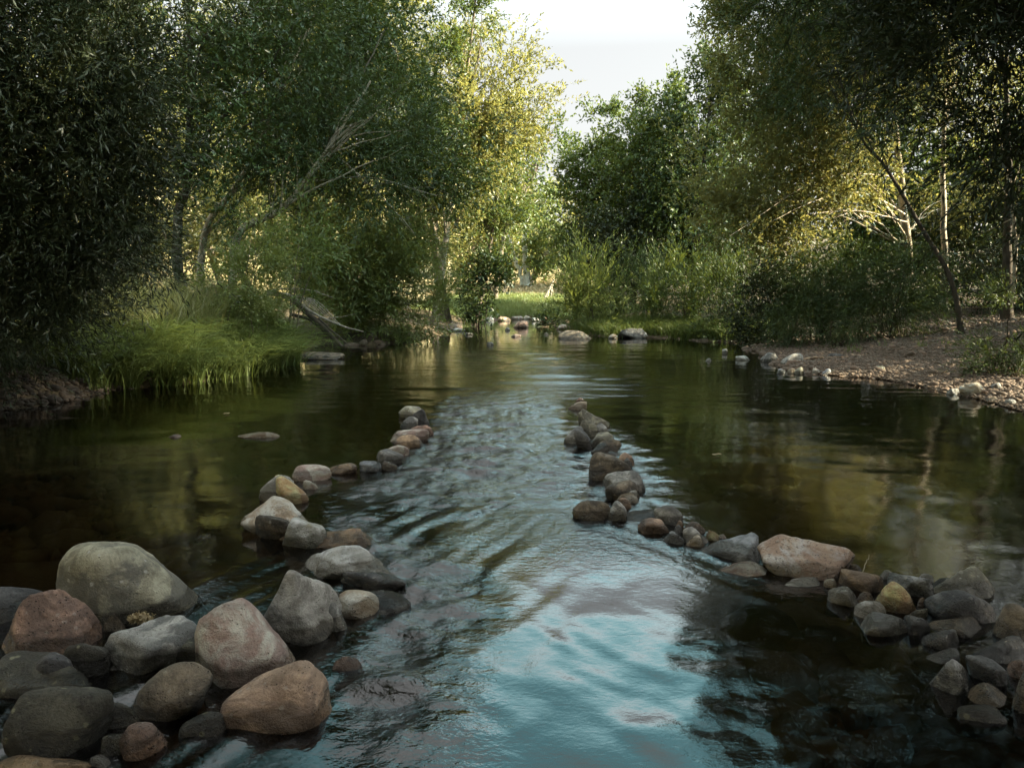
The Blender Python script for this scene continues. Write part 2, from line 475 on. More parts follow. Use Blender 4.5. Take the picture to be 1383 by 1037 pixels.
k.done(k.n('ShaderNodeMixShader', {0: fr, 1: tr, 2: gl}))
tag(link('river_water', wme, k.m), kind='structure')

# ------------------------------------------------------------------ rocks
_ico = {}


def ico(sub):
    if sub not in _ico:
        bm = bmesh.new(); bmesh.ops.create_icosphere(bm, subdivisions=sub, radius=1.0)
        bm.verts.ensure_lookup_table()
        V = np.array([v.co[:] for v in bm.verts]); Fv = np.array([[v.index for v in f.verts] for f in bm.faces], np.int32)
        bm.free(); V = unit(V); _ico[sub] = (V, Fv)
    return _ico[sub]


def rock_shape(sub, style, seed):
    """a worn convex stone: soft-min of random planes, plus lumps"""
    V, Fv = ico(sub)
    rg = np.random.default_rng(seed)
    p, npl, lo, lump = {'r': (9, 22, .80, .05), 'a': (16, 12, .72, .05), 'f': (10, 14, .8, .05), 'w': (22, 9, .66, .07)}[style]
    N = unit(rg.normal(size=(npl, 3))); off = rg.uniform(lo, 1.0, npl)
    N = np.vstack([N, np.eye(3), -np.eye(3)]); off = np.concatenate([off, np.full(6, 1.25)])
    d = np.maximum(V @ N.T, 0) / off
    r = (d ** p).sum(1) ** (-1.0 / p)
    s = seed % 991
    r = r * (1 + lump * noise3(V[:, 0] * 2.1 + s, V[:, 1] * 2.1, V[:, 2] * 2.1, s) + lump * .45 * noise3(V[:, 0] * 5 + s, V[:, 1] * 5, V[:, 2] * 5, s + 1)
             + lump * .25 * noise3(V[:, 0] * 11 + s, V[:, 1] * 11, V[:, 2] * 11, s + 2))
    if style in 'aw':
        cr = 1 - np.abs(noise3(V[:, 0] * 2.6 + s, V[:, 1] * 2.6, V[:, 2] * 4, s + 5))
        r = r - .05 * np.clip((cr - .88) / .12, 0, 1)
    return V * r[:, None], Fv


ROCKN = [0]


def rock(u0, u1, vt, vc, mat, style, roll, label, group, name='river_stone', cat='stone', depth=0.8, taper=0.0, skew=0.0, zb=0.0):
    """stone whose outline fills u0..u1 x vt..vc in the photo, standing at ground height zb"""
    ROCKN[0] += 1
    seed = 1000 + ROCKN[0] * 7
    um = (u0 + u1) / 2
    front = ground(um, vc, zb)
    for _ in range(6):
        zb = max(0.0, tz(front[0], front[1]) - .02); front = ground(um, vc, zb)
    wm = (u1 - u0) / F * front[1]
    dep = wm * depth
    big = u1 - u0
    sub = 5 if big > 110 else (4 if big > 26 else 3)
    V, Fv = rock_shape(sub, style, seed)
    a = R(roll); yaw = seed * 1.7
    cy, sy = math.cos(yaw), math.sin(yaw)
    V = V @ np.array([[cy, -sy, 0], [sy, cy, 0], [0, 0, 1]]).T
    Yc = front[1] + dep * 0.42
    top = at(um, vt, Yc)[2]
    hz = max(top - zb, 0.02)
    zlo = zb - (hz * 0.55 + 0.04 if zb < 0.05 else hz * 0.35)
    tot = top - zlo
    # roll the ellipsoid about the viewing axis before fitting
    S = np.array([1.0, depth, min(tot / wm, 3.0)])
    V = V * S
    V[:, 0] *= 1 - taper * np.clip(V[:, 2] / np.abs(V[:, 2]).max(), -.6, 1)
    V[:, 1] *= 1 - .6 * taper * np.clip(V[:, 2] / np.abs(V[:, 2]).max(), -.6, 1)
    V[:, 0] += skew * V[:, 2]
    ca, sa = math.cos(a), math.sin(a)
    V = np.stack([V[:, 0] * ca - V[:, 2] * sa, V[:, 1], V[:, 0] * sa + V[:, 2] * ca], 1)
    lo, hi = V.min(0), V.max(0)
    V = (V - (lo + hi) / 2) / (hi - lo)
    size = np.array([wm, dep, tot]); c = np.array([front[0] * Yc / front[1], Yc, (top + zlo) / 2])
    for _ in range(8):
        W = V * size + c
        vis = W[:, 2] > zb - 0.005
        if vis.sum() < 8: vis[:] = True
        pu, pv = project(W[vis])
        e = (pu.max() - pu.min()); size[0] *= (u1 - u0) / max(e, 1)
        c[0] += (um - (pu.max() + pu.min()) / 2) / F * c[1]
        dz = (pv.min() - vt) / F * c[1]
        top += dz; top = max(top, zb + 0.012); c[2] = (top + zlo) / 2; size[2] = top - zlo
        c[1] += np.clip((pv.max() - vc), -30, 30) / F * c[1] * 0.8 * (c[1] / (H - zb + .3)) * 0.5
    if c[2] + size[2] / 2 - zb < .16 * wm and depth > .5 and 'f' not in style:
        ROCKN[0] -= 1
        return rock(u0, u1, vt, vc, mat, style, roll, label, group, name, cat, depth * .72, taper, skew)
    if style == 'f' and c[2] + size[2] / 2 - zb < .10 * wm and depth > .5:
        ROCKN[0] -= 1
        return rock(u0, u1, vt, vc, mat, style, roll, label, group, name, cat, depth * .72, taper, skew)
    W = V * size
    me = mesh_np(name, W, Fv)
    o = link(name, me, MR[mat]); o.location = c
    return tag(o, label, cat, group)

GL = 'boulders heaped at the grassy-bank end of the weir'
LW = 'stones of the grass-side rock weir'
RW = 'stones of the gravel-side rock weir'
RN = 'stones heaped at the gravel-bank end of the weir'
BS = 'stones along the gravel bank waterline'
FS = 'stones in the far water'
ROCKS = [
 # u0, u1, vtop, vbase, material, style, roll, depth, label
 ('boulder', GL), 
 (75, 267, 731, 850, 'olive', 'r', 14, .8, 'largest smooth olive-grey boulder with pale lichen specks, at the back of the heap', .2, -.35),
 (2, 139, 794, 893, 'red', 'a', -8, .8, 'rough pitted red-brown boulder with dark specks, beside the largest olive-grey boulder', .35, -.1),
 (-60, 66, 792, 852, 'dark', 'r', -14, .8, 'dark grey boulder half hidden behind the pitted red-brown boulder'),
 (130, 273, 830, 912, 'grey', 'w', -9, .75, 'creased grey oblong boulder with a dry leaf crumb on top', .1, .15),
 (138, 171, 825, 853, 'dbrown', 'r', 0, .8, 'small dark stone wedged between the olive-grey boulder and the creased grey boulder'),
 (262, 398, 807, 925, 'pink', 'r', 14, .8, 'pale pinkish-brown boulder with white chips and a steep dark lower face', .1, -.2),
 (346, 462, 769, 866, 'grey', 'a', 12, .8, 'plain grey peaked boulder standing alone in dark water past the pinkish boulder', .45, .25),
 (294, 449, 891, 992, 'orange', 'r', -10, .8, 'rounded orange-brown boulder in front, half wet where the current touches it', .25, .15),
 (178, 288, 893, 975, 'dbrown', 'r', -22, .8, 'dark grey-brown oblong stone leaning below the creased grey boulder'),
 (-30, 124, 878, 945, 'moss_shade', 'r', 4, .9, 'shadowed red-black rock lying under the pitted red-brown boulder'),
 (2, 154, 926, 1028, 'moss_shade', 'f', 6, .9, 'broad dark mossy rock low in the shadowed water of the heap'),
 (241, 310, 960, 998, 'moss_shade', 'r', -10, .8, 'small mossy green-black stone beside the rounded orange-brown boulder'),
 (160, 226, 974, 1024, 'red', 'r', 4, .8, 'small blotched red-brown stone with black patches near the picture bottom'),
 (136, 183, 990, 1022, 'moss_shade', 'r', -8, .8, 'little dark stone leaning on the blotched red-brown stone'),
 (-20, 128, 1019, 1062, 'brown', 'f', -3, .9, 'flat pale-brown rock cut off by the bottom edge of the picture'),
 (121, 150, 1018, 1037, 'dark', 'r', 0, .8, 'smallest dark pebble next to the flat pale-brown rock'),
 (84, 150, 868, 915, 'moss_shade', 'r', 6, .7, 'shade-blackened wet stone filling the gap under the creased grey boulder'),
 (228, 300, 858, 902, 'moss_shade', 'a', 0, .7, 'shade-blackened wet stone filling the gap behind the rounded orange-brown boulder'),
 (120, 190, 948, 985, 'moss_shade', 'r', 8, .7, 'shade-blackened wet stone beside the broad dark mossy rock'),
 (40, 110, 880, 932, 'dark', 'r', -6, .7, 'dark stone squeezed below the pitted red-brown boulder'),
 ('river_stone', LW),
 (538, 573, 548, 566, 'olive', 'r', -14, .8, 'mossy olive and tan cobble at the very far tip of the grass-side weir'),
 (552, 580, 552, 576, 'dark', 'r', 12, .8, 'dark olive-grey round cobble, second from the far tip of the grass-side weir'),
 (541, 565, 562, 579, 'grey', 'r', -10, .8, 'grey-brown cobble tucked in front of the dark olive-grey one'),
 (554, 586, 574, 589, 'red', 'r', 10, .8, 'wet dark-red cobble touching the fast water near the far tip'),
 (527, 580, 579, 598, 'pink', 'f', 10, .8, 'flat pale-pink stone lying behind a rounder brown one'),
 (531, 571, 587, 606, 'brown', 'r', 6, .8, 'rounded brown cobble lying against the flat pale-pink stone'),
 (516, 554, 601, 616, 'pink', 'f', 8, .8, 'flat grey-pink stone capping the split grey-brown rock'),
 (508, 545, 606, 630, 'grey', 'a', -14, .8, 'split grey-brown rock at the bend of the grass-side weir'),
 (515, 537, 622, 634, 'dbrown', 'r', 0, .8, 'small brown cobble in the water before the split grey-brown rock'),
 (485, 516, 622, 638, 'blue', 'r', 8, .8, 'wet bluish-grey cobble between the split rock and the oblong brown stone'),
 (438, 483, 625, 641, 'brown', 'f', 4, .7, 'low oblong brown stone with an orange tip'),
 (394, 448, 627, 650, 'pink', 'r', -3, .7, 'smooth pale-pink oblong stone, the pinkest of the grass-side weir'),
 (409, 430, 648, 662, 'pink', 'r', 14, .8, 'small wet pink stone behind the golden-brown rock'),
 (349, 397, 641, 679, 'pgrey', 'f', -28, .7, 'smooth grey slab leaning against the golden-brown rock', .4, .4),
 (369, 417, 641, 682, 'ochre', 'a', 10, .8, 'lumpy golden-brown rock with a white end', .2, 0.),
 (325, 416, 669, 722, 'tan', 'w', -26, .7, 'pale angular wedge of rock sloping down into calm water', .4, -.2),
 (344, 394, 695, 730, 'dbrown', 'a', -18, .8, 'rough brown shaded rock under the pale angular wedge'),
 (387, 410, 694, 711, 'pgrey', 'r', -6, .8, 'small white-grey pebble perched behind the grey-green rock'),
 (374, 396, 713, 731, 'tan', 'r', -30, .8, 'small tan cobble tucked under the grey-green rock'),
 (381, 444, 698, 740, 'green', 'a', -16, .8, 'grey-green rock with creases and a bluish sheen'),
 (427, 503, 713, 742, 'brown', 'w', -4, .8, 'mottled purple-brown rock with rusty patches and a wet end'),
 (411, 534, 736, 784, 'pgrey', 'w', 10, .8, 'widest pale rock of the weir, flat with a wet tail in the current'),
 (426, 495, 757, 784, 'pgrey', 'f', -3, .6, 'pale two-toned cobble lying against the widest pale rock'),
 (459, 551, 772, 801, 'dark', 'w', -10, .7, 'low dark slate-grey rock washed by the current'),
 (490, 555, 796, 831, 'dark', 'r', 6, .8, 'dark red-black rock behind the speckled tan cobble'),
 (448, 518, 796, 834, 'tan', 'r', 4, .8, 'speckled tan round cobble with a pitted face'),
 (435, 462, 797, 820, 'grey', 'r', 0, .8, 'small grey stone peeping out beside the speckled tan cobble'),
 (437, 468, 812, 850, 'grey', 'f', 34, .8, 'thin wet grey slab leaning on the peaked grey boulder'),
 (448, 490, 886, 910, 'red', 'r', 10, .8, 'reddish stone awash near the rounded orange-brown boulder'),
 (319, 378, 583, 592, 'tan', 'f', 0, .8, 'flat tan rock just breaking the calm water by the grassy bank'),
 (227, 246, 586, 592, 'pink', 'f', 0, .8, 'tiny low pinkish rock alone in the calm water'),
 ('river_stone', RW),
 (776, 791, 537, 546, 'red', 'r', 0, .8, 'small red stone on the far tip of the gravel-side weir'),
 (768, 793, 542, 554, 'tan', 'f', 4, .8, 'flat pale stone just in front of the red tip stone'),
 (781, 824, 552, 579, 'olive', 'a', 22, .8, 'big olive rock sloping to the calm side near the far tip', .4, -.3),
 (802, 822, 571, 588, 'grey', 'r', 10, .8, 'small grey stone at the waterline beside the round olive cobble'),
 (762, 788, 575, 598, 'grey', 'a', -20, .8, 'grey stone with a wet shiny face jutting into the fast water'),
 (783, 808, 567, 588, 'olive', 'r', 4, .8, 'round speckled olive cobble sitting on the far part of the weir'),
 (775, 800, 579, 605, 'dark', 'a', 12, .8, 'dark angular stone below the round speckled olive cobble'),
 (796, 829, 583, 604, 'olive', 'a', 20, .8, 'grey-brown domed rock halfway along the far part'),
 (798, 840, 593, 613, 'dbrown', 'a', 20, .7, 'dark brown slab lying on the domed grey-brown rock'),
 (818, 842, 609, 618, 'dark', 'f', 0, .7, 'thin dark flat stone behind the orange cobble'),
 (834, 857, 611, 630, 'orange', 'r', 10, .8, 'bright orange-tan cobble facing the calm water'),
 (840, 854, 618, 631, 'grey', 'r', 0, .8, 'little grey pebble stuck to the bright orange-tan cobble'),
 (795, 856, 610, 648, 'dbrown', 'r', 20, .9, 'biggest dark brown craggy rock of the gravel-side weir', .5, -.3),
 (813, 872, 635, 666, 'grey', 'r', 16, .9, 'long smooth rock beneath the biggest craggy one'),
 (817, 864, 648, 677, 'dbrown', 'r', 0, .8, 'mossy brown rock behind the two-toned oval cobble'),
 (822, 861, 653, 677, 'green', 'r', -6, .6, 'two-toned oval cobble, grey-blue at one end and olive at the other'),
 (832, 863, 665, 682, 'tan', 'r', 6, .8, 'pale tan cobble below the two-toned oval cobble'),
 (829, 853, 672, 688, 'orange', 'r', 10, .8, 'wet orange stone under the pale tan cobble'),
 (773, 826, 675, 703, 'dbrown', 'r', 8, .9, 'dark angular rock at the turning point, jutting farthest into the current'),
 (819, 847, 676, 704, 'grey', 'r', -10, .8, 'grey angular rock next to the jutting dark rock'),
 (841, 907, 685, 707, 'dark', 'f', 8, .7, 'long low dark rock joining the turning point to the grey-brown boulder'),
 (883, 923, 682, 710, 'grey', 'r', 8, .8, 'rounded grey-brown boulder behind the tan pointed stone'),
 (861, 904, 699, 722, 'orange', 'a', 18, .8, 'tan-brown pointed stone washed by ripples'),
 (912, 924, 703, 716, 'orange', 'r', 0, .8, 'small orange-brown stone topping the cobble cluster'),
 (904, 924, 709, 730, 'dark', 'a', 0, .8, 'dark stone at the edge of the cobble cluster'),
 (923, 953, 704, 722, 'brown', 'r', 8, .8, 'reddish-grey cobble at the back of the cluster'),
 (921, 957, 711, 736, 'grey', 'r', 14, .7, 'smooth grey oval cobble in the middle of the cluster'),
 (926, 951, 722, 739, 'tan', 'r', -4, .7, 'tan stone with a black underside at the front of the cluster'),
 (953, 972, 715, 732, 'ochre', 'a', 6, .8, 'small golden-tan stone beside the blue-grey wedge'),
 (969, 982, 721, 729, 'pink', 'r', 0, .8, 'tiny pinkish stone touching the blue-grey wedge'),
 (894, 926, 717, 737, 'blue', 'a', 10, .8, 'blue-black wet stone sloping into the ripples'),
 ('river_stone', RN),
 (945, 1028, 718, 762, 'blue', 'w', -16, .8, 'blue-grey wedge rock with a wet lower face', .5, .5),
 (1022, 1155, 721, 785, 'granite', 'a', 14, .7, 'biggest pale granite boulder, pink and pitted', .3, -.5),
 (968, 1037, 757, 780, 'pink', 'f', 4, .8, 'flat pinkish wet rock below the blue-grey wedge'),
 (1059, 1108, 778, 794, 'pgrey', 'f', 0, .7, 'flat pale stone in front of the granite boulder'),
 (1112, 1130, 781, 793, 'tan', 'r', 0, .8, 'small tan pebble between the flat pale stone and the brown-grey cobble'),
 (1133, 1194, 768, 803, 'brown', 'a', -6, .8, 'brown-grey smooth cobble at the end of the granite boulder'),
 (1147, 1165, 761, 776, 'dbrown', 'r', 0, .8, 'small dark purple stone behind the brown-grey cobble'),
 (1187, 1207, 769, 784, 'pgrey', 'r', -12, .8, 'small pale oval pebble behind the ochre cobble'),
 (1198, 1262, 773, 809, 'bw', 'w', 10, .8, 'black-and-white blotched stone behind the ochre cobble'),
 (1240, 1261, 774, 787, 'pgrey', 'r', 0, .8, 'small white-grey pebble resting on the blotched stones'),
 (1252, 1300, 780, 803, 'dark', 'a', 14, .8, 'dark blotched stone between the white-grey pebble and the olive boulder'),
 (1255, 1343, 764, 812, 'olive', 'a', 14, .8, 'olive-grey boulder at the back edge of the gravel-end heap', .4, 0.),
 (1180, 1237, 785, 829, 'ochre', 'r', 6, .8, 'rounded bright ochre cobble, the yellowest stone in the river'),
 (1117, 1159, 791, 820, 'pgrey', 'a', 14, .8, 'grey angular stone with a dark wet foot'),
 (1157, 1181, 798, 815, 'brown', 'r', 0, .8, 'small brownish pebble beside the ochre cobble'),
 (1153, 1197, 811, 836, 'pgrey', 'r', 2, .8, 'pale blue-grey dome stone below the ochre cobble'),
 (1163, 1228, 826, 860, 'grey', 'f', 8, .8, 'flat grey stone at the waterline below the pale dome stone'),
 (1218, 1257, 830, 858, 'dark', 'a', 16, .8, 'grey stone overlapping the flat grey stone'),
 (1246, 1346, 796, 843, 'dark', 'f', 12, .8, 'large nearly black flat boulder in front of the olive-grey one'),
 (1254, 1326, 832, 862, 'dbrown', 'f', 6, .8, 'dark brown flat rock below the nearly black boulder'),
 (1224, 1253, 821, 836, 'olive', 'a', 0, .8, 'small olive stone between the ochre cobble and black boulder'),
 (1238, 1249, 806, 821, 'brown', 'r', 0, .8, 'tiny brown pebble squeezed beside the ochre cobble'),
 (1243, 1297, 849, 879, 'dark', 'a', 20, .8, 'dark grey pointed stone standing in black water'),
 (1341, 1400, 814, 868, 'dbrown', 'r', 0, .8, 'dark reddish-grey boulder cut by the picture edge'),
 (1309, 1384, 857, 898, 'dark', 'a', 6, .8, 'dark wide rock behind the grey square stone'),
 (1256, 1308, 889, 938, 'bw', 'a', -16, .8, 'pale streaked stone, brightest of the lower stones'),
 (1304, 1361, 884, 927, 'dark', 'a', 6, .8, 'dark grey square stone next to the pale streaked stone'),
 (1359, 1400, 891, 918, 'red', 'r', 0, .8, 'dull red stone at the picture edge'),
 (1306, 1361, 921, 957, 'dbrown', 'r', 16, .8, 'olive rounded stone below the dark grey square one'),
 (1293, 1361, 950, 980, 'moss_shade', 'f', 8, .8, 'lowest mossy flat stone of the gravel-end heap'),
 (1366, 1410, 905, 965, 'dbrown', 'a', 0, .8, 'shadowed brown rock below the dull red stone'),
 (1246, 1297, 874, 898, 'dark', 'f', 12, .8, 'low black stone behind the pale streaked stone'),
 ('bank_stone', BS),
 (1027, 1053, 476, 489, 'grey', 'a', -6, .8, 'smaller of the two grey boulders at the tip of the gravel bank', .4, 0.),
 (1054, 1085, 477, 492, 'grey', 'r', 4, .8, 'larger of the two grey boulders at the tip of the gravel bank'),
 (1049, 1061, 498, 504, 'blue', 'f', 0, .8, 'bluish cobble at the outer end of the waterline row'),
 (1062, 1073, 497, 504, 'tan', 'r', 0, .8, 'tan cobble, second from the outer end of the waterline row'),
 (1072, 1086, 495, 505, 'olive', 'r', 0, .8, 'olive cobble with a dark wet front in the waterline row'),
 (1097, 1110, 497, 505, 'pink', 'r', 0, .8, 'pink cobble in the waterline row'),
 (1109, 1121, 497, 506, 'blue', 'a', 0, .8, 'blue-grey cobble just past the pink one in the waterline row'),
 (1121, 1131, 499, 506, 'olive', 'r', 0, .8, 'small olive cobble in the middle of the waterline row'),
 (1135, 1158, 498, 506, 'tan', 'f', 0, .8, 'wide flat tan stone in the waterline row'),
 (1159, 1175, 490, 499, 'grey', 'a', 0, .8, 'grey block lying behind the waterline row'),
 (1174, 1196, 494, 508, 'green', 'a', -8, .8, 'grey-green block ending the waterline row'),
 (1084, 1112, 481, 488, 'brown', 'f', 0, .8, 'flat brown stone behind the larger grey boulder'),
 (1116, 1144, 477, 484, 'dark', 'f', 0, .8, 'flat dark slab lying on the gravel behind the flat brown stone'),
 (1276, 1294, 524, 533, 'pgrey', 'r', 0, .8, 'pale rounded stone at the water by the near gravel'),
 (1295, 1333, 516, 537, 'tan', 'a', 6, .8, 'tan rough rock, biggest at the near end of the gravel bank'),
 (1335, 1353, 516, 528, 'grey', 'a', 0, .8, 'dark grey stone behind the tan rough rock'),
 (1334, 1351, 536, 544, 'tan', 'f', 0, .8, 'flat tan stone beyond the tan rough rock'),
 (1356, 1373, 539, 549, 'pgrey', 'f', 0, .8, 'pale flat stone nearest the picture edge on the gravel bank'),
 (953, 962, 484, 488, 'pgrey', 'f', 0, .8, 'tiny pale stone alone in the calm water before the dark bush'),
 (975, 983, 471, 477, 'pgrey', 'a', 0, .8, 'tiny white pointed stone in the water near the dark bush'),
 (993, 1012, 480, 487, 'pgrey', 'f', -6, .8, 'flat pale slab in the water near the two grey boulders'),
 ('river_stone', FS),
 (754, 799, 446, 458, 'dbrown', 'f', 3, .8, 'flat grey-pink boulder at the foot of the bright willow shrub'),
 (834, 875, 443, 457, 'dark', 'a', -3, .8, 'rough grey boulder at the water past the bright willow shrub'),
 (821, 834, 451, 457, 'tan', 'r', 0, .8, 'small tan stone touching the rough grey boulder'),
 (752, 770, 438, 445, 'pink', 'f', 0, .8, 'small flat stone behind the flat grey-pink boulder'),
 (694, 714, 433, 443, 'red', 'f', 0, .8, 'red flat rock in mid river under the white-trunked tree'),
 (690, 704, 451, 455, 'pink', 'f', 0, .8, 'low pinkish rock in mid river nearer than the red one'),
 (682, 689, 442, 446, 'grey', 'r', 0, .8, 'tiny pale stone beside the red flat rock'),
 (657, 667, 462, 466, 'grey', 'f', 0, .8, 'tiny pale stone nearest of the mid river stones'),
 (610, 629, 443, 447, 'grey', 'f', 0, .8, 'long flat pale stone by the tip of the overhanging bush'),
 (625, 639, 449, 452, 'grey', 'f', 0, .8, 'thin flat pale stone just before the overhanging bush tip'),
 (735, 741, 449, 452, 'pink', 'r', 0, .8, 'tiny pink stone off the flat grey-pink boulder'),
 (655, 668, 428, 433, 'grey', 'f', 0, .8, 'pale stone at the far water edge under the round dark bush'),
 (672, 690, 427, 433, 'brown', 'f', 0, .8, 'brown stone at the far water edge'),
 (691, 706, 427, 432, 'pink', 'f', 0, .8, 'pinkish stone at the far water edge'),
 (705, 717, 426, 431, 'tan', 'a', 0, .8, 'tan block at the far water edge below the white-trunked tree'),
 (718, 732, 429, 434, 'grey', 'f', 0, .8, 'pale slab at the far water edge near the shrubs'),
 (730, 744, 428, 435, 'red', 'a', 0, .8, 'reddish block at the far water edge touching the shrubs'),
 (381, 405, 472, 485, 'grey', 'a', 0, .8, 'pale rubble stone at the mouth of the shaded inlet'),
 (403, 466, 475, 486, 'dbrown', 'f', -3, .6, 'long flat brown ledge stone across the shaded inlet'),
 (93, 142, 478, 519, 'red', 'w', 10, .8, 'cracked red-brown block on the grassy bank beside the sedge'),
]
nm, gp = None, None
for r in ROCKS:
    if len(r) == 2:
        nm, gp = r; continue
    u0, u1, vt, vc, mat, st, roll, dep, lab = r[:9]
    rock(u0, u1, vt, vc, mat, st, roll, lab, gp, nm, 'boulder' if 'boulder' in lab.split(',')[0] else ('pebble' if 'pebble' in lab else 'stone'), dep, *r[9:])


# loose pebbles: gravel banks and river bed
def pebbles(name, xy, zfun, size, label, mat, sink=0.3):
    n = len(xy)
    V, Fv = ico(1)
    base = [rock_shape(1, s, 50 + i)[0] for i, s in enumerate('rrarfa')]
    base = np.stack(base)
    kk = rng.integers(0, len(base), n)
    sc = rng.lognormal(0, .45, n) * size
    S = np.stack([sc * rng.uniform(.8, 1.4, n), sc * rng.uniform(.7, 1.1, n), sc * rng.uniform(.4, .75, n)], 1)
    yaw = rng.uniform(0, 2 * PI, n); tl = rng.normal(0, .25, n)
    P = base[kk] * S[:, None, :]
    x, y, z = P[..., 0], P[..., 1], P[..., 2]
    x, z = x * np.cos(tl)[:, None] - z * np.sin(tl)[:, None], x * np.sin(tl)[:, None] + z * np.cos(tl)[:, None]
    x, y = x * np.cos(yaw)[:, None] - y * np.sin(yaw)[:, None], x * np.sin(yaw)[:, None] + y * np.cos(yaw)[:, None]
    z0 = zfun(xy[:, 0], xy[:, 1]) + S[:, 2] * (1 - 2 * sink) * .6
    W = np.stack([x + xy[:, 0][:, None], y + xy[:, 1][:, None], z + z0[:, None]], -1).reshape(-1, 3)
    Fa = (Fv[None] + (np.arange(n) * len(V))[:, None, None]).reshape(-1, 3)
    tint = np.repeat(rng.random(n), len(Fv))
    o = link(name, mesh_np(name, W, Fa, True, {'tint': ('FACE', tint)}), mat)
    return tag(o, label, 'pebbles', kind='stuff')


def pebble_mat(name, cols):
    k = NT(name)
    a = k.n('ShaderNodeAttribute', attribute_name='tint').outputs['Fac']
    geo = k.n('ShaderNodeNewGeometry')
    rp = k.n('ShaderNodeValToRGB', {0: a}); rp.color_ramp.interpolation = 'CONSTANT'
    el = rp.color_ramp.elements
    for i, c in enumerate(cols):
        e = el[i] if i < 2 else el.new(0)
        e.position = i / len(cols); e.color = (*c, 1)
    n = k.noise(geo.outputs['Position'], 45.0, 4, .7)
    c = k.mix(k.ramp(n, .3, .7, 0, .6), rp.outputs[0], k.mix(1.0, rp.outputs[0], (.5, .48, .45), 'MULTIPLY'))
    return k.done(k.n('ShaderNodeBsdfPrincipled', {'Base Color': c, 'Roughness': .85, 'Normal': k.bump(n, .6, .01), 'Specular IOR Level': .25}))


PEB = pebble_mat('gravel_mixed', [(.14, .105, .08), (.19, .145, .115), (.11, .085, .068), (.25, .21, .17), (.15, .135, .12), (.09, .075, .062), (.20, .14, .105), (.31, .28, .24)])
BED = pebble_mat('bed_pebbles', [(.13, .09, .05), (.19, .14, .085), (.09, .065, .04), (.24, .18, .12), (.15, .12, .08), (.2, .13, .085)])


def scatter(n, x0, x1, y0, y1, test):
    P = np.stack([rng.uniform(x0, x1, n), rng.uniform(y0, y1, n)], 1)
    return P[test(P[:, 0], P[:, 1])]


xy = scatter(150000, 4, 16, 7, 21, lambda x, y: (lambda d: (d > -.25) & (d < 7.5 - 3 * rng.random(len(d))))(river_sd(x, y)))
pebbles('gravel', xy, terrain, .021, 'pinkish-brown river gravel sloping up from the shaded waterline under the leaning trunks', PEB)
xy2 = scatter(900, 4, 14, 7, 21, lambda x, y: (lambda d: (d > -.15) & (d < 6))(river_sd(x, y)))
pebbles('gravel_cobbles', xy2, terrain, .05, 'larger loose cobbles strewn over the pinkish-brown gravel bank', PEB)
xy3 = scatter(16000, -9, -4.5, 6, 12.5, lambda x, y: (lambda d: (d > -.2) & (d < 1.8) & (x < -5.55))(river_sd(x, y)))
pebbles('gravel', xy3, terrain, .028, 'dark shaded gravel strip below the near willow beside the cracked red block', pebble_mat('gravel_shade_dark', [(.06, .045, .035), (.10, .075, .06), (.045, .036, .03), (.13, .105, .085)]))  # darker pebble colours carry the shade under the near willow
xy4 = scatter(14000, -4.5, 4.5, 1.2, 9, lambda x, y: river_sd(x, y) < -.3)
pebbles('riverbed_pebbles', xy4, terrain, .05, 'brown pebbles lying on the river bed under clear water', BED)
xy5 = scatter(1500, -4, 4, 1.2, 8, lambda x, y: river_sd(x, y) < -.3)
pebbles('riverbed_cobbles', xy5, terrain, .11, 'brown sunken cobbles lying on the river bed under clear water', BED)
xy6 = scatter(2500, -9, 9, 16, 48, lambda x, y: (lambda d: (d > -.25) & (d < .5))(river_sd(x, y)))
pebbles('shore_pebbles', xy6, terrain, .08, 'small stones fringing the far waterline below the shrubs', PEB)

# dry crumb on the creased boulder
cr = at(188, 834, 2.92)
pts = rng.normal(0, 1, (420, 3)) * [.018, .012, .008] + cr
dirs = unit(rng.normal(0, 1, (420, 3)))
side = unit(np.cross(dirs, rng.normal(0, 1, (420, 3))))
L = .012; Q = np.stack([pts - dirs * L, pts + side * L * .5, pts + dirs * L, pts - side * L * .5], 1).reshape(-1, 3)
o = link('dry_leaf_clump', mesh_np('dry_leaf_clump', Q, np.arange(1680).reshape(-1, 4), False, {'tint': ('FACE', rng.random(420))}), DRYGRASS)
tag(o, 'crumpled tan leaf debris caught on top of the creased grey boulder', 'leaf debris')

# ------------------------------------------------------------------ vegetation
KIND = {  # leaf width/length, twig length (in leaves), leaves per twig, twig vertical bias, droop, spread, clump radius in leaves
    'willow': (.17, 6.0, 18, .15, .25, .55, 5.0),
    'upright': (.15, 7.0, 22, 1.0, -.1, .45, 3.5),
    'weep': (.13, 7.0, 20, -.15, .8, .4, 5.0),
    'broad': (.55, 4.0, 10, .05, .1, .9, 4.5),
    'small': (.38, 5.5, 16, .1, .15, .8, 5.0),
}


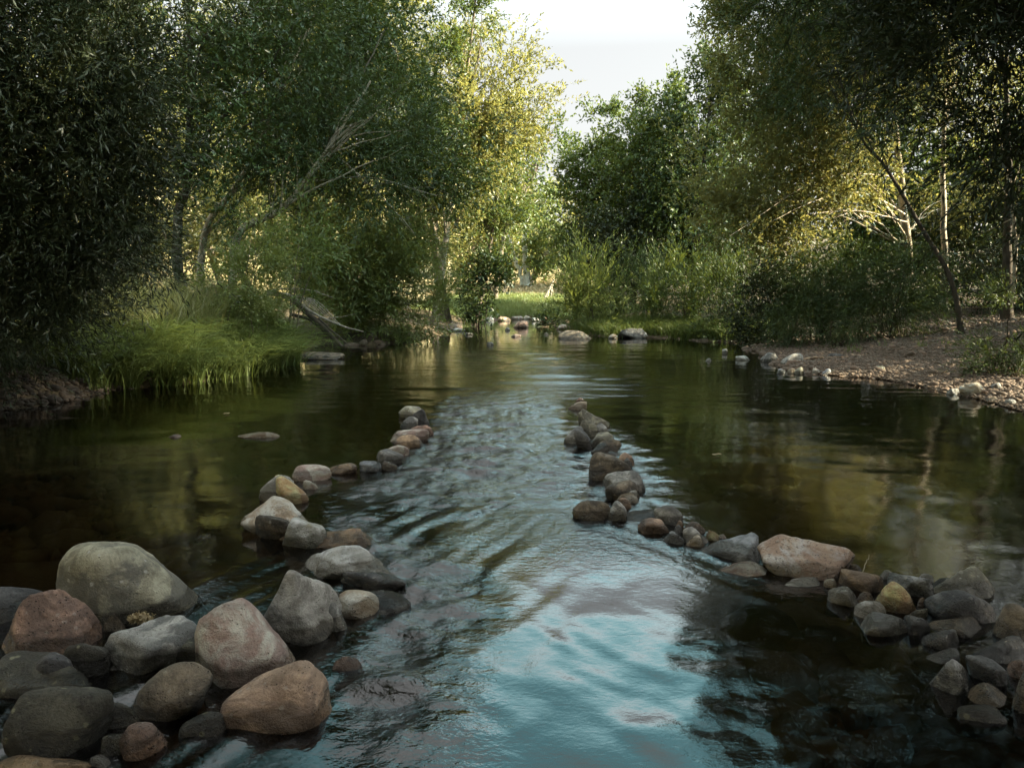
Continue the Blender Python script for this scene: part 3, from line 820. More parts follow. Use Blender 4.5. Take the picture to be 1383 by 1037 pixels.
def foliage(ells, kind, L, lai, rg, shell=.35, gap=1.0):
    wr, tl, lpt, bz, droop, spread, cr = KIND[kind]
    allV, allT, cents = [], [], []
    for (c, rad) in ells:
        c = np.asarray(c, float); rad = np.asarray(rad, float)
        area = PI * rad[0] * rad[2]
        n = int(lai * area / (L * L * wr * .5 * .62)) + 40
        nt = max(n // lpt, 6)
        ncl = max(int(nt / (30 * gap)), 4)
        u = unit(rg.normal(size=(ncl, 3)))
        rr = shell + (1 - shell) * rg.random(ncl) ** .6
        rr *= 1 + .16 * rg.normal(size=ncl).clip(-1.4, 1.6)
        cc = c + u * rr[:, None] * rad
        cents.append(cc)
        w = rg.random(ncl) ** 1.3 + .15; w /= w.sum()
        k = rg.choice(ncl, nt, p=w)
        crad = min(cr * L * 1.3, .45 * rad.min() + .05) * (.55 + .95 * rg.random(ncl))
        st = cc[k] + rg.normal(size=(nt, 3)) * .55 * crad[k][:, None]
        outw = unit((st - c) / rad)
        d = unit(outw * .75 + rg.normal(size=(nt, 3)) * .55 + np.array([0, 0, bz]))
        Lt = tl * L * rg.uniform(.6, 1.3, nt)
        s = (np.arange(lpt) + rg.random((nt, lpt))) / lpt
        P = st[:, None] + d[:, None] * (Lt[:, None] * s)[..., None]
        P[..., 2] -= droop * Lt[:, None] * s ** 2 * .6
        P += rg.normal(size=P.shape) * L * .12
        dd = d[:, None] * 1.0 + rg.normal(size=P.shape) * spread
        dd[..., 2] -= droop * .8 * s
        dd = unit(dd)
        up = rg.normal(size=P.shape) * .8 + np.array([0, 0, .7])
        sd = unit(np.cross(dd, up)); nn = np.cross(sd, dd)
        l = L * rg.uniform(.65, 1.25, P.shape[:2])[..., None]
        w_ = l * wr * .5
        q = np.stack([P, P + dd * l * .45 + sd * w_ - nn * w_ * .25, P + dd * l, P + dd * l * .45 - sd * w_ - nn * w_ * .25], 2)
        allV.append(q.reshape(-1, 3))
        tint = np.clip(rg.random(ncl)[k][:, None] * .5 + rg.random((nt, 1)) * .2 + rg.random((nt, lpt)) * .35 - .02, 0, 1)
        allT.append(tint.ravel())
    V = np.concatenate(allV); T = np.concatenate(allT)
    return V, T, np.concatenate(cents)


NLEAF = [0]


def leaf_obj(name, V, T, mat, parent):
    n = len(T); NLEAF[0] += n
    base = np.array(parent.location) if parent else np.zeros(3)
    me = mesh_np(name, V - base, np.arange(n * 4, dtype=np.int32).reshape(-1, 4), False, {'tint': ('FACE', T)})
    return link(name, me, mat, parent)


def px_ells(E, Y, squash=.8):
    """(u, v, ru, rv[, dY]) in photo pixels at depth Y -> world ellipsoids"""
    out = []
    for e in E:
        u, v, ru, rv = e[:4]; y = Y + (e[4] if len(e) > 4 else 0)
        s = y / F
        out.append((at(u, v, y), (ru * s, max(min(ru, rv * 1.3) * s * squash, .25), rv * s)))
    return out


def tree(name, label, cat, group, base, ells, kind, L, lai, mat, bark=BARK, r0=.14, nb=26, trunk=None, seed=0, shell=.35, gap=1.0,
         limbs=(), crown_name='crown', trunk_name='trunk', stems=0, branch_r=1.0):
    rg = np.random.default_rng(500 + seed)
    bx, by = base[:2]
    bz = tz(bx, by) - .06
    root = empty(name, (bx, by, bz))
    tag(root, label, cat, group)
    b0 = np.array([bx, by, bz])
    V, T, cents = foliage(ells, kind, L, lai, rg, shell, gap)
    keep = V.reshape(-1, 4, 3)
    tops = np.array([c for c, r in ells]); zs = tops[:, 2]
    # drop leaves that would sit under ground or water
    cen = keep.mean(1)
    g = np.maximum(terrain(cen[:, 0], cen[:, 1]), 0.0)
    ok = cen[:, 2] > g + .02
    V = keep[ok].reshape(-1, 3); T = T[ok]
    leaf_obj(crown_name, V, T, mat, root)
    paths = []
    if stems:
        for i in range(stems):
            j = rg.integers(len(cents)); e = cents[j]
            p0 = b0 + np.array([rg.normal(0, .12), rg.normal(0, .12), -.05]) * (1 + .5 * L)
            m = p0 + (e - p0) * .5 + np.array([0, 0, .15 * abs(e[2] - p0[2])]) + rg.normal(0, .08, 3)
            pts = resample([p0, m, e], 9, .01, rg)
            paths.append((pts, np.linspace(r0, r0 * .2, 9) * rg.uniform(.6, 1.1)))
    else:
        if trunk is None:
            top = tops[np.argmax(zs)]
            mid = b0 + (top - b0) * .5 + rg.normal(0, .05, 3) * (top[2] - bz)
            trunk = [b0, mid, top]
        else:
            trunk = [b0] + list(trunk)
        n = 22
        tp = resample(trunk, n, .012 * (r0 / .14), rg)
        tr_ = r0 * (1 - .8 * np.linspace(0, 1, n)); tr_[0] *= 1.35; tr_[1] *= 1.1
        paths.append((tp, tr_))
        for q in range(nb):
            e = cents[rg.integers(len(cents))]
            dz = tp[:, 2] - e[2]
            cand = np.where((tp[:, 2] < e[2] - .15 * np.linalg.norm(e[:2] - b0[:2])) & (np.arange(n) > 3))[0]
            i = int(cand[rg.integers(max(len(cand) - 6, 0), len(cand))]) if len(cand) else 4
            p0 = tp[i]; ln = np.linalg.norm(e - p0)
            m = p0 + (e - p0) * .5 + np.array([0, 0, .08 * ln]) + rg.normal(0, .06, 3) * ln
            pts = resample([p0, m, e], 9, .008 * ln, rg)
            rb = min(tr_[i] * .5, .012 * ln + .006) * branch_r
            paths.append((pts, np.linspace(rb, rb * .18, 9)))
    tm = tubes(trunk_name, [(p - b0, r) for p, r in paths], 7)
    link(trunk_name, tm, bark, root)
    for lp in limbs:
        pts, ra, rb = lp[:3]; lm = lp[3] if len(lp) > 3 else bark
        P = resample(pts, 16, .01 * ra / .05, rg)
        sub = [(P - b0, np.linspace(ra, rb, 16))]
        for q in range(5):
            i = rg.integers(5, 14); ln = np.linalg.norm(P[-1] - P[0]) * rg.uniform(.15, .35)
            dv = unit(unit(P[-1] - P[0]) + rg.normal(0, .5, 3)); e = P[i] + dv * ln
            sp_ = resample([P[i], P[i] + dv * ln * .5 + rg.normal(0, .05, 3) * ln, e], 7)
            rr = np.interp(i, [0, 15], [ra, rb]) * .5
            sub.append((sp_ - b0, np.linspace(rr, rr * .25, 7)))
        link('branch', tubes('branch', sub, 7), lm, root)
    return root


def gpt(u, v, Y):
    return at(u, v, Y)[:2]


TL = 'trees on the grassy bank'
TR = 'trees on the gravel bank'
SB = 'willow shrubs along the water'
HT = 'sunlit trees on the dry hillside'

# ---- grassy-bank side (x < 0)
Y = 8.6
tree('willow_tree', 'near dark grey-green willow with narrow upright leaves hiding its trunk, over the shaded gravel strip', 'tree', TL, (-8.2, 10.6),
     px_ells([(50, 90, 150, 170), (-120, 200, 180, 320), (120, 240, 85, 120), (40, 300, 120, 110), (60, 385, 70, 50), (-60, 420, 110, 70), (20, 430, 90, 45, 1.8), (110, 420, 60, 50, 2.6), (20, -160, 240, 160, .3), (165, 150, 45, 110, .4), (165, 310, 45, 40)], Y),
     'willow', .10, 2.7, WILLOW, BARKD, .11, 34, seed=1)
Y = 15
tree('river_shrub', 'shadowed bank thicket between the near willow and the tall grass', 'bush', SB, gpt(150, 440, Y), px_ells([(150, 380, 75, 60), (90, 340, 70, 70), (190, 420, 50, 40), (205, 330, 30, 40), (40, 400, 80, 60)], Y), 'willow', .10, 2.2, WILLOW, BARKD, .02, seed=20, stems=18, crown_name='foliage', trunk_name='stems')
Y = 17
tree('river_tree', 'tall straight dark-trunked tree behind the near willow, crown full of sky gaps', 'tree', TL, gpt(240, 345, Y),
     px_ells([(250, 60, 120, 90), (170, 110, 90, 100), (330, 120, 100, 90), (240, -90, 190, 120), (390, 30, 100, 110), (300, 205, 80, 60)], Y),
     'small', .12, 1.15, DEEP, BARKD, .125, 34, [at(240, 300, Y), at(251, 250, Y), at(257, 140, Y), at(254, 0, Y), at(256, -160, Y)], seed=2, gap=1.3)
Y = 18.5
tree('leaning_tree', 'slender tree whose pale trunk leans out over the tall grass toward the river', 'tree', TL, gpt(262, 352, Y),
     px_ells([(390, 90, 80, 80), (430, 30, 90, 90), (360, 190, 70, 60), (450, 140, 60, 60)], Y),
     'willow', .15, 1.0, DEEP, BARKP, .10, 16, [at(277, 315, Y), at(312, 262, Y), at(345, 205, Y), at(388, 105, Y), at(425, 20, Y)], seed=3)
Y = 17.5
tree('leaning_tree', 'crooked tree with a thick low limb reaching level over the sapling thicket', 'tree', TL, gpt(305, 360, Y),
     px_ells([(400, 235, 60, 45), (470, 200, 80, 60), (340, 290, 50, 36), (530, 170, 60, 60)], Y),
     'willow', .15, 1.2, DEEP, BARKP, .11, 16, [at(318, 328, Y), at(345, 300, Y), at(383, 280, Y), at(425, 225, Y), at(462, 172, Y), at(500, 110, Y)], seed=4)
Y = 22
tree('river_tree', 'broad dark green tree over the middle of the grassy bank with bare branches showing', 'tree', TL, gpt(440, 400, Y + 2),
     px_ells([(440, 90, 130, 110), (520, 150, 110, 110), (400, 190, 90, 70), (480, 225, 110, 55), (410, -60, 115, 110), (510, 40, 60, 80), (565, 225, 75, 60)], Y),
     'small', .14, 1.7, DEEP, BARK, .20, 24, seed=5, branch_r=.8, gap=1.4,
     limbs=[([at(400, 290, Y - 1.6), at(440, 200, Y - 1.8), at(480, 120, Y - 2.0), at(520, 40, Y - 2.1)], .05, .015),
            ([at(410, 270, Y - 1.6), at(470, 180, Y - 2.0), at(550, 110, Y - 2.2)], .035, .01),
            ([at(430, 190, Y - 2.2), at(500, 250, Y - 2.5), at(560, 315, Y - 2.7)], .03, .008, DEADW),
            ([at(420, 245, Y - 2.2), at(500, 240, Y - 2.5), at(590, 265, Y - 2.7)], .025, .007, DEADW)])
Y = 29
tree('tall_tree', 'tallest yellow-green tree of the grassy bank, its top lit gold against the sky', 'tree', TL, gpt(600, 400, Y + 2),
     px_ells([(617, 138, 78, 70), (540, 60, 50, 70), (650, 180, 80, 80), (600, 235, 80, 70), (670, 110, 45, 60), (480, -60, 70, 80), (690, 190, 40, 60)], Y),
     'small', .15, 2.2, GOLD, BARK, .24, 36, seed=6)
Y = 27
tree('tall_tree', 'airy dark sprig-topped tree standing in front of the gold-lit tree top', 'tree', TL, gpt(585, 400, Y),
     px_ells([(640, 22, 22, 42), (610, 85, 36, 40), (648, -45, 30, 40), (550, 165, 55, 60)], Y),
     'small', .14, 1.5, GREEN, BARK, .14, 18, seed=7)
Y = 33
tree('river_tree', 'rounded grey-green tree leaning over the far water beyond the gold-lit tree', 'tree', TL, gpt(640, 405, Y + 1),
     px_ells([(630, 280, 55, 55), (672, 240, 38, 55), (682, 285, 20, 40)], Y),
     'small', .17, 2.2, GREEN, BARK, .16, 26, seed=8)
Y = 31
tree('river_shrub', 'round dark bush hanging low at the far end of the grassy bank', 'bush', SB, gpt(645, 420, Y),
     px_ells([(650, 380, 32, 36), (642, 405, 22, 26), (668, 360, 22, 24)], Y), 'broad', .15, 3.0, DEEP, BARKD, .03, seed=9, stems=10, crown_name='foliage', trunk_name='stems')
Y = 21
tree('river_shrub', 'wide willow bush overhanging the water with dead branches at its foot and a sunlit tip', 'bush', SB, gpt(470, 452, Y + 1.0),
     px_ells([(480, 330, 100, 65), (522, 385, 70, 60), (460, 400, 60, 50), (562, 425, 30, 30, -.3), (520, 440, 70, 32, -.5), (540, 335, 50, 45), (440, 310, 60, 50), (586, 438, 18, 12, -.5)], Y),
     'willow', .17, 2.8, leaf_mat('leaf_overhanging_willow', (.05, .08, .024), (.16, .19, .06), (.3, .32, .06), .38), DEADW, .04, seed=10, stems=26, crown_name='foliage', trunk_name='stems')
Y = 13.4
tree('sapling', 'bushy sapling with fine leaves rising from the sedge by the tall grass', 'sapling', None, gpt(330, 440, Y),
     px_ells([(335, 380, 34, 60), (310, 420, 40, 30), (355, 330, 26, 40), (300, 360, 22, 40), (350, 420, 28, 30)], Y), 'small', .065, 1.6, FRESH, BARK, .014, seed=11, stems=12, crown_name='foliage', trunk_name='stems')
Y = 15.5
tree('sapling', 'leafy willow sapling standing between the crooked tree and the overhanging bush', 'sapling', None, gpt(385, 440, Y),
     px_ells([(385, 340, 40, 50), (370, 390, 30, 40), (410, 310, 36, 36)], Y), 'willow', .14, 1.2, GREEN, BARK, .02, seed=12, stems=10, crown_name='foliage', trunk_name='stems')
# understorey and hillside behind
for i, (u, v, Y, ru, rv, mat, lab) in enumerate([
    (300, 250, 33, 90, 70, GOLD, 'gold-lit tree glimpsed behind the leaning pale trunks'),
    (170, 200, 36, 110, 110, GOLD, 'gold-lit tree glimpsed behind the near dark willow'),
    (420, 210, 38, 110, 100, GOLD, 'gold-lit tree behind the broad dark green tree'),
    (40, 170, 40, 120, 150, OLIVE, 'olive tree on the hillside behind the near dark willow'),
    (530, 300, 40, 80, 70, GOLD, 'gold-lit tree low behind the overhanging bush'),
    (330, 120, 50, 110, 110, GOLD, 'tall gold-lit tree up the hillside behind the straight dark trunk'),
    (90, 60, 50, 120, 120, OLIVE, 'tall olive tree highest on the hillside at the picture side'),
    (480, 90, 52, 110, 120, GOLD, 'tall gold-lit tree on the hillside behind the bare branches'),
    (250, 310, 29, 55, 40, GOLD, 'gold-lit hillside bush just beyond the straight dark trunk'),
    (345, 300, 31, 55, 45, GOLD, 'gold-lit hillside bush seen under the thick low limb'),
    (430, 330, 34, 60, 45, GOLD, 'gold-lit hillside bush behind the dead branches of the inlet'),
    (180, 290, 33, 60, 60, GOLD, 'gold-lit hillside bush behind the shadowed bank thicket')]):
    c = at(u, v, Y); g = tz(c[0], c[1])
    s = Y / F
    rz = rv * s; zc = max(c[2], g + rz * .9)
    tree('hillside_tree', lab, 'tree', HT, c[:2], [((c[0], c[1], zc), (ru * s, ru * s * .8, rz)), ((c[0] + ru * s * .5, c[1], zc - rz * .5), (ru * s * .7, ru * s * .6, rz * .5)), ((c[0] - ru * s * .6, c[1], zc + rz * .2), (ru * s * .6, ru * s * .6, rz * .6))],
         'small', .24, 1.2, mat, BARK, .2, 14, seed=30 + i)

# ---- far end
Y = 56
b = at(712, 394, Y)
syc = tree('sycamore_tree', 'white-trunked tree on the far grassy bank, forking low into pale limbs', 'tree', 'trees at the far end of the river', b[:2],
     px_ells([(735, 300, 32, 40), (700, 330, 24, 28), (770, 330, 28, 34), (720, 260, 30, 30), (750, 350, 30, 20)], Y), 'broad', .30, 1.5, FRESH, BARKW, .36, 10,
     [at(711, 370, Y), at(709, 345, Y), at(708, 312, Y), at(712, 280, Y)], seed=50, shell=.2,
     limbs=[([at(706, 385, Y), at(700, 362, Y), at(692, 340, Y), at(686, 318, Y)], .20, .10, BARKW), ([at(716, 384, Y), at(728, 355, Y), at(745, 335, Y), at(765, 315, Y)], .22, .08, BARKP)])
Y = 47
tree('open_tree', 'thin open tree leaning with a bent dark trunk against the pale sky gap', 'tree', 'trees at the far end of the river', gpt(668, 400, Y),
     px_ells([(745, 215, 24, 34), (725, 180, 20, 26), (715, 250, 26, 24), (700, 210, 24, 34), (752, 175, 14, 20), (738, 275, 18, 18)], Y), 'broad', .26, .95, GREEN, BARK, .17, 26,
     [at(676, 350, Y), at(684, 305, Y), at(700, 275, Y), at(720, 240, Y), at(740, 190, Y)], seed=51, gap=1.5, branch_r=1.5)
for i, (u, v, ru, rv, Y, mat, lab) in enumerate([
    (735, 330, 70, 55, 75, FRESH, 'pale green tree filling the gap behind the white-trunked tree'),
    (690, 320, 60, 60, 70, OLIVE, 'olive tree beyond the bent open tree'),
    (775, 300, 40, 70, 78, GOLD, 'gold-tinged tree far beyond the shrubs at the valley end'),
    (640, 300, 60, 60, 68, GOLD, 'gold-tinged tree beyond the rounded grey-green tree')]):
    c = at(u, v, Y); s = Y / F
    tree('far_tree', lab, 'tree', 'trees at the far end of the river', c[:2], [(c, (ru * s, ru * s * .7, rv * s)), (c + [ru * s * .4, 0, -rv * s * .6], (ru * s * .7, ru * s * .5, rv * s * .6)), (c + [-ru * s * .4, 0, -rv * s * .6], (ru * s * .7, ru * s * .5, rv * s * .6))],
         'broad', .32, 1.7, mat, BARK, .2, 16, seed=60 + i)

# ---- gravel-bank side (x > 0)
for i, (E, Y, bu, mat, lab) in enumerate([
    ([(805, 230, 42, 50), (815, 175, 20, 32), (790, 290, 50, 45), (840, 260, 45, 60), (790, 325, 34, 35), (815, 340, 50, 40)], 43, 810, GREEN, 'dark green tree nearest the sky gap, tallest point small and pointed'),
    ([(880, 175, 45, 50), (870, 240, 60, 60), (895, 130, 26, 30), (850, 190, 30, 40), (880, 310, 70, 60)], 40, 880, GREEN, 'dense deep green tree in the middle of the far gravel-side row'),
    ([(950, 150, 50, 55), (940, 230, 65, 70), (965, 100, 36, 36), (930, 310, 60, 60), (1000, 190, 40, 60)], 37, 935, DEEP, 'full green tree between the dense deep green one and the golden-lit tree'),
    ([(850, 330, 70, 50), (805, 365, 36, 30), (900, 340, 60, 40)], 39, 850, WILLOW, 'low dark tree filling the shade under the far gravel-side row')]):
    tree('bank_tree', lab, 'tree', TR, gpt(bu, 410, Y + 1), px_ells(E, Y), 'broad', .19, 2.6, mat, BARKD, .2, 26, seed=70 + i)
for i, (E, Y, bu, bv, knd, L, lai, mat, lab) in enumerate([
    ([(798, 420, 34, 30), (790, 395, 20, 26), (815, 430, 30, 22), (806, 400, 20, 20)], 25.5, 800, 447, 'upright', .20, 2.6, FRESH, 'bright willow shrub with upright wands behind the flat grey-pink boulder'),
    ([(765, 425, 20, 20), (752, 430, 14, 14)], 30, 762, 440, 'broad', .12, 2.6, DEEP, 'small dark bush at the far water beside the bright willow shrub'),
    ([(850, 408, 34, 34), (842, 432, 30, 20), (868, 385, 24, 28)], 26.5, 852, 445, 'upright', .18, 2.0, DEEP, 'feathery willow shrub behind the rough grey boulder'),
    ([(925, 405, 46, 34), (910, 432, 44, 20), (950, 388, 30, 30), (890, 428, 24, 22)], 24, 925, 450, 'upright', .16, 2.3, GREEN, 'broadest bright willow shrub along the gravel-side water'),
    ([(985, 420, 26, 30), (1000, 395, 26, 34), (975, 445, 20, 14)], 21.5, 990, 452, 'upright', .15, 2.0, DEEP, 'reedy willow shrub between the broadest bright shrub and the dark bush'),
    ([(1040, 420, 40, 50), (1030, 450, 34, 24), (1060, 390, 40, 40)], 19, 1045, 455, 'broad', .065, 2.6, WILLOW, 'dark round-leaved bush touching the water at the tip of the gravel bank'),
    ([(1110, 390, 60, 45), (1090, 430, 50, 32), (1130, 360, 50, 30)], 17.5, 1110, 445, 'weep', .095, 2.4, DEEP, 'drooping frond-leaved shrub behind the gravel nearest the dark bush'),
    ([(1210, 390, 62, 42), (1190, 420, 52, 28), (1240, 360, 50, 34)], 16.5, 1215, 440, 'weep', .095, 2.2, DEEP, 'drooping frond-leaved shrub at the foot of the leaning trunks'),
    ([(1135, 460, 18, 20), (1140, 440, 20, 20)], 15.8, 1138, 478, 'weep', .10, 1.6, DEEP, 'small sprig of fronds growing out of the gravel'),
    ([(1345, 490, 24, 30), (1370, 450, 30, 60), (1360, 510, 22, 20)], 11.2, 1356, 522, 'willow', .07, 1.8, DEEP, 'dark leafy weed at the near end of the gravel bank'),
    ([(1310, 410, 60, 50), (1370, 380, 60, 60)], 19, 1330, 440, 'small', .10, 2.2, WILLOW, 'shadowed thicket behind the gravel by the picture side')]):
    tree('river_shrub', lab, 'bush', SB, gpt(bu, bv, Y + .3), px_ells(E, Y), knd, L, lai, mat, BARKD, .018, seed=90 + i, stems=14, crown_name='foliage', trunk_name='stems')
Y = 19
tree('river_tree', 'large golden-lit tree over the gravel bank with pale branches spreading low toward the river', 'tree', TR, gpt(1232, 410, Y + 2),
     px_ells([(1045, 110, 70, 90), (1080, 170, 90, 90), (1015, 220, 70, 60), (1060, 270, 80, 50), (985, 285, 45, 40), (1110, 80, 95, 95), (1110, 250, 75, 55), (1140, 235, 50, 32, -1), (1060, 300, 50, 24, -1), (1000, 310, 36, 20, -1), (1290, 260, 60, 50, 4), (1060, -20, 70, 90), (1180, -40, 150, 110), (985, 30, 20, 50) , (1010, 60, 40, 70)], Y),
     'small', .13, 1.9, OLIVE, BARKP, .14, 22, [at(1225, 330, Y + 1.5), at(1216, 240, Y + 1), at(1208, 150, Y + .8), at(1200, 30, Y + .5), at(1190, -100, Y)], seed=110, branch_r=.45,
     limbs=[([at(1222, 290, Y + 1), at(1170, 262, Y), at(1110, 268, Y - 1), at(1040, 300, Y - 2)], .032, .006),
            ([at(1218, 240, Y + 1), at(1150, 235, Y), at(1090, 250, Y - 1), at(985, 320, Y - 2)], .028, .006),
            ([at(1214, 210, Y + 1), at(1130, 190, Y), at(1060, 200, Y - 1)], .026, .006),
            ([at(1225, 300, Y + 1), at(1160, 285, Y - .5), at(1085, 290, Y - 1.5)], .022, .006)])
Y = 20
tree('slender_tree', 'slender pale upright trunk standing just beyond the golden-lit tree', 'tree', TR, gpt(1275, 415, Y),
     px_ells([(1280, 40, 90, 100), (1300, 120, 60, 40)], Y), 'willow', .125, 1.4, OLIVE, BARKP, .10, 24,
     [at(1276, 350, Y), at(1274, 250, Y), at(1275, 160, Y), at(1282, 40, Y), at(1285, -60, Y)], seed=111)
Y = 15.5
tree('leaning_tree', 'dark leaning trunk crossing in front of the pale upright trunks above the gravel', 'tree', TR, gpt(1302, 430, Y),
     px_ells([(1120, 60, 90, 90), (1180, 120, 80, 60), (1060, 40, 70, 70), (1150, -60, 110, 90)], Y), 'willow', .115, 1.2, DEEP, BARKD, .06, 24,
     [at(1285, 380, Y), at(1240, 300, Y), at(1195, 225, Y), at(1158, 178, Y), at(1130, 90, Y)], seed=112)
Y = 17
tree('slender_tree', 'slim dark trunk with a paler twin stem beside the picture edge above the thicket', 'tree', TR, gpt(1362, 425, Y),
     px_ells([(1370, -50, 110, 80)], Y), 'willow', .12, 1.6, DEEP, BARKD, .12, 24,
     [at(1361, 340, Y), at(1362, 240, Y), at(1358, 120, Y), at(1365, 0, Y)], seed=113,
     limbs=[([at(1368, 410, Y - .3), at(1372, 330, Y - .3), at(1362, 240, Y - .3), at(1340, 150, Y - .3)], .05, .02, BARKP)])
Y = 7.2
tree('willow_tree', 'near dark willow with long narrow leaves overhanging the gravel-side corner', 'tree', TR, gpt(1560, 420, Y + 1),
     px_ells([(1330, 40, 120, 110), (1265, 40, 60, 50), (1400, 150, 110, 90), (1240, -30, 80, 70), (1480, 40, 160, 260), (1120, -85, 110, 60)], Y, .9),
     'willow', .11, 2.1, WILLOW, BARKD, .11, 16, [at(1600, 200, Y), at(1580, 0, Y), at(1500, -200, Y)], seed=114)
# shaded wood behind the gravel bank
for i, (x, y, hgt, rad, mat, lab) in enumerate([
    (12.5, 26.5, 11.5, 3.4, DEEP, 'shaded tree in the wood behind the broadest bright shrub'),
    (14, 52, 13, 4, DEEP, 'shaded tree in the wood behind the far gravel-side row'),
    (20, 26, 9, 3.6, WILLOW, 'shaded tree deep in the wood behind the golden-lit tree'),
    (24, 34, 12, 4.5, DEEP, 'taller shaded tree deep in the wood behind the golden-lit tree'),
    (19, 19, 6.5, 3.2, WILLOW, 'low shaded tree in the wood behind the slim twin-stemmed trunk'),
    (15.5, 13.2, 6.3, 3.2, DEEP, 'low unseen tree added behind the gravel bank to shade it')]):  # last one: out-of-view tree added to keep sun off the gravel
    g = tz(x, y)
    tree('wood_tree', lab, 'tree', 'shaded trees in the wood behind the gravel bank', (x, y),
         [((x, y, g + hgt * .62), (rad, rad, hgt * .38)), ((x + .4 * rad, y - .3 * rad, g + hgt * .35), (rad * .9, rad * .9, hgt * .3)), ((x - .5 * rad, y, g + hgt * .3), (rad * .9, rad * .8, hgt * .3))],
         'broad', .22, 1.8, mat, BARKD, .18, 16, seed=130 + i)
# unseen trees added beside and behind the camera to shade this reach
for i, (x, y, hgt, rad, zc, lab) in enumerate([
    (10.5, 2.5, 14, 5.5, .6, 'tall spreading tree added for shade beside the camera over the gravel bank'),
    (9, -5, 14, 6, .6, 'tall tree added for shade behind the camera on the gravel bank'),
    (12.3, 15.6, 21, 4.6, .78, 'tall tree added for shade beside the near overhanging willow of the gravel bank'),
    (-9.5, 3.0, 13, 5.2, .6, 'tall spreading tree added for shade beside the camera on the grassy bank'),
    (13.5, 13.0, 15, 3.0, .68, 'tall tree added for shade on the gravel bank just out of view'),
    (19, 3, 14, 4.5, .6, 'tall tree added for shade set back from the gravel bank beside the camera'),
    (-8.5, -5, 14, 6, .6, 'tall tree added for shade behind the camera on the grassy bank'),
    (1, -11, 14, 6.5, .6, 'tall tree added for shade closing the river behind the camera')]):
    g = tz(x, y)
    tree('added_shade_tree', lab, 'tree', 'unseen trees added to shade the near reach', (x, y),
         [((x, y, g + hgt * zc), (rad, rad, hgt * (1 - zc))), ((x + .4 * rad, y - .4 * rad, g + hgt * (zc - .15)), (rad * .8, rad * .8, hgt * .22)), ((x - .5 * rad, y + .3 * rad, g + hgt * (zc - .1)), (rad * .8, rad * .8, hgt * .22))],
         'small', .2, 2.8, DEEP, BARKD, .22, 16, seed=150 + i)


# ------------------------------------------------------------------ grasses
def blades(pos, length, width, lean, rg, nseg=4, curl=1.0):
    """arching blades: pos (n,3), lean (n,3) horizontal lean direction"""
    n = len(pos)
    t = np.linspace(0, 1, nseg + 1)
    up = np.array([0, 0, 1.0])
    d0 = unit(up + lean * .35 + rg.normal(0, .12, (n, 3)))
    P = pos[:, None] + d0[:, None] * (length[:, None] * t)[..., None] + lean[:, None] * (length[:, None] * t ** 2.2)[..., None] * .55
    P[..., 2] -= (length[:, None] * t ** 2.6) * curl * .55
    sd = unit(np.cross(d0, rg.normal(0, 1, (n, 3))))
    w = width[:, None] * (1 - t ** 1.6 * .93) * .5
    A = P - sd[:, None] * w[..., None]; B = P + sd[:, None] * w[..., None]
    V = np.stack([A, B], 2).reshape(n, -1, 3)
    i = np.arange(nseg) * 2
    q = np.stack([i, i + 1, i + 3, i + 2], -1)
    Fc = (q[None] + (np.arange(n) * (nseg + 1) * 2)[:, None, None]).reshape(-1, 4)
    return V.reshape(-1, 3), Fc, np.repeat(rg.random(n), nseg)


def grass(name, xy, L0, L1, W, mat, label, towards=None, curl=1.0, nseg=4, clump=0, amt=.5):
    rg = np.random.default_rng(len(xy))
    if clump:
        c = xy[rg.integers(0, len(xy), max(len(xy) // clump, 3))]
        k = rg.integers(0, len(c), len(xy))
        xy = c[k] + rg.normal(0, .07, (len(xy), 2))
        th = rg.uniform(0, 2 * PI, len(xy)); mag = rg.uniform(.1, 1.0, len(xy))
    else:
        th = rg.uniform(0, 2 * PI, len(xy)); mag = rg.uniform(.1, .7, len(xy))
    z = terrain(xy[:, 0], xy[:, 1])
    pos = np.stack([xy[:, 0], xy[:, 1], z - .03], 1)
    lean = np.stack([np.cos(th) * mag, np.sin(th) * mag, 0 * mag], 1)
    if towards is not None: lean += np.array(towards) * amt
    ln = rg.uniform(L0, L1, len(xy))
    V, Fc, T = blades(pos, ln, np.full(len(xy), W) * rg.uniform(.7, 1.3, len(xy)), lean, rg, nseg, curl)
    o = link(name, mesh_np(name, V, Fc, True, {'tint': ('FACE', T)}), mat)
    return tag(o, label, 'grass', kind='stuff')


def near(x, y, pts, r):
    out = np.zeros(x.shape, bool)
    for p in pts: out |= np.hypot(x - p[0], y - p[1]) < r
    return out


sed = [ground(u, v)[:2] for u, v in [(165, 520), (200, 515), (240, 512), (280, 508), (320, 500), (355, 494), (378, 487)]]
xy = scatter(60000, -9, -3, 10, 16, lambda x, y: (river_sd(x, y) > -.14) & near(x, y, sed, .95))
grass('sedge_grass', xy[:8000], .8, 1.55, .016, GRASS, 'long arching green sedge spilling over the bank into the calm water', (.55, -.6, 0), 1.0, 5, 45, .5)
xy = scatter(60000, -10, -3, 10.5, 18, lambda x, y: (river_sd(x, y) > .5) & near(x, y, [(p[0] - .7, p[1] + 1.6) for p in sed], 1.5))
grass('tall_grass', xy[:5500], .9, 1.7, .014, leaf_mat('grass_tall', (.09, .11, .035), (.2, .2, .08), (.25, .25, .07), .35), 'tall thin yellow-green grass standing behind the sedge below the leaning trunks', None, .25, 4, 25)
xy = scatter(9000, -10, -5.4, 7.5, 13, lambda x, y: (river_sd(x, y) > .6))
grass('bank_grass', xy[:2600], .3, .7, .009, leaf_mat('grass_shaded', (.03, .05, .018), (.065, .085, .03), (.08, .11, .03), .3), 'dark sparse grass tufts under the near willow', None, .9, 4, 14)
xy = scatter(90000, -5, 7, 36, 60, lambda x, y: (lambda d: (d > .1) & (d < 11))(river_sd(x, y)))
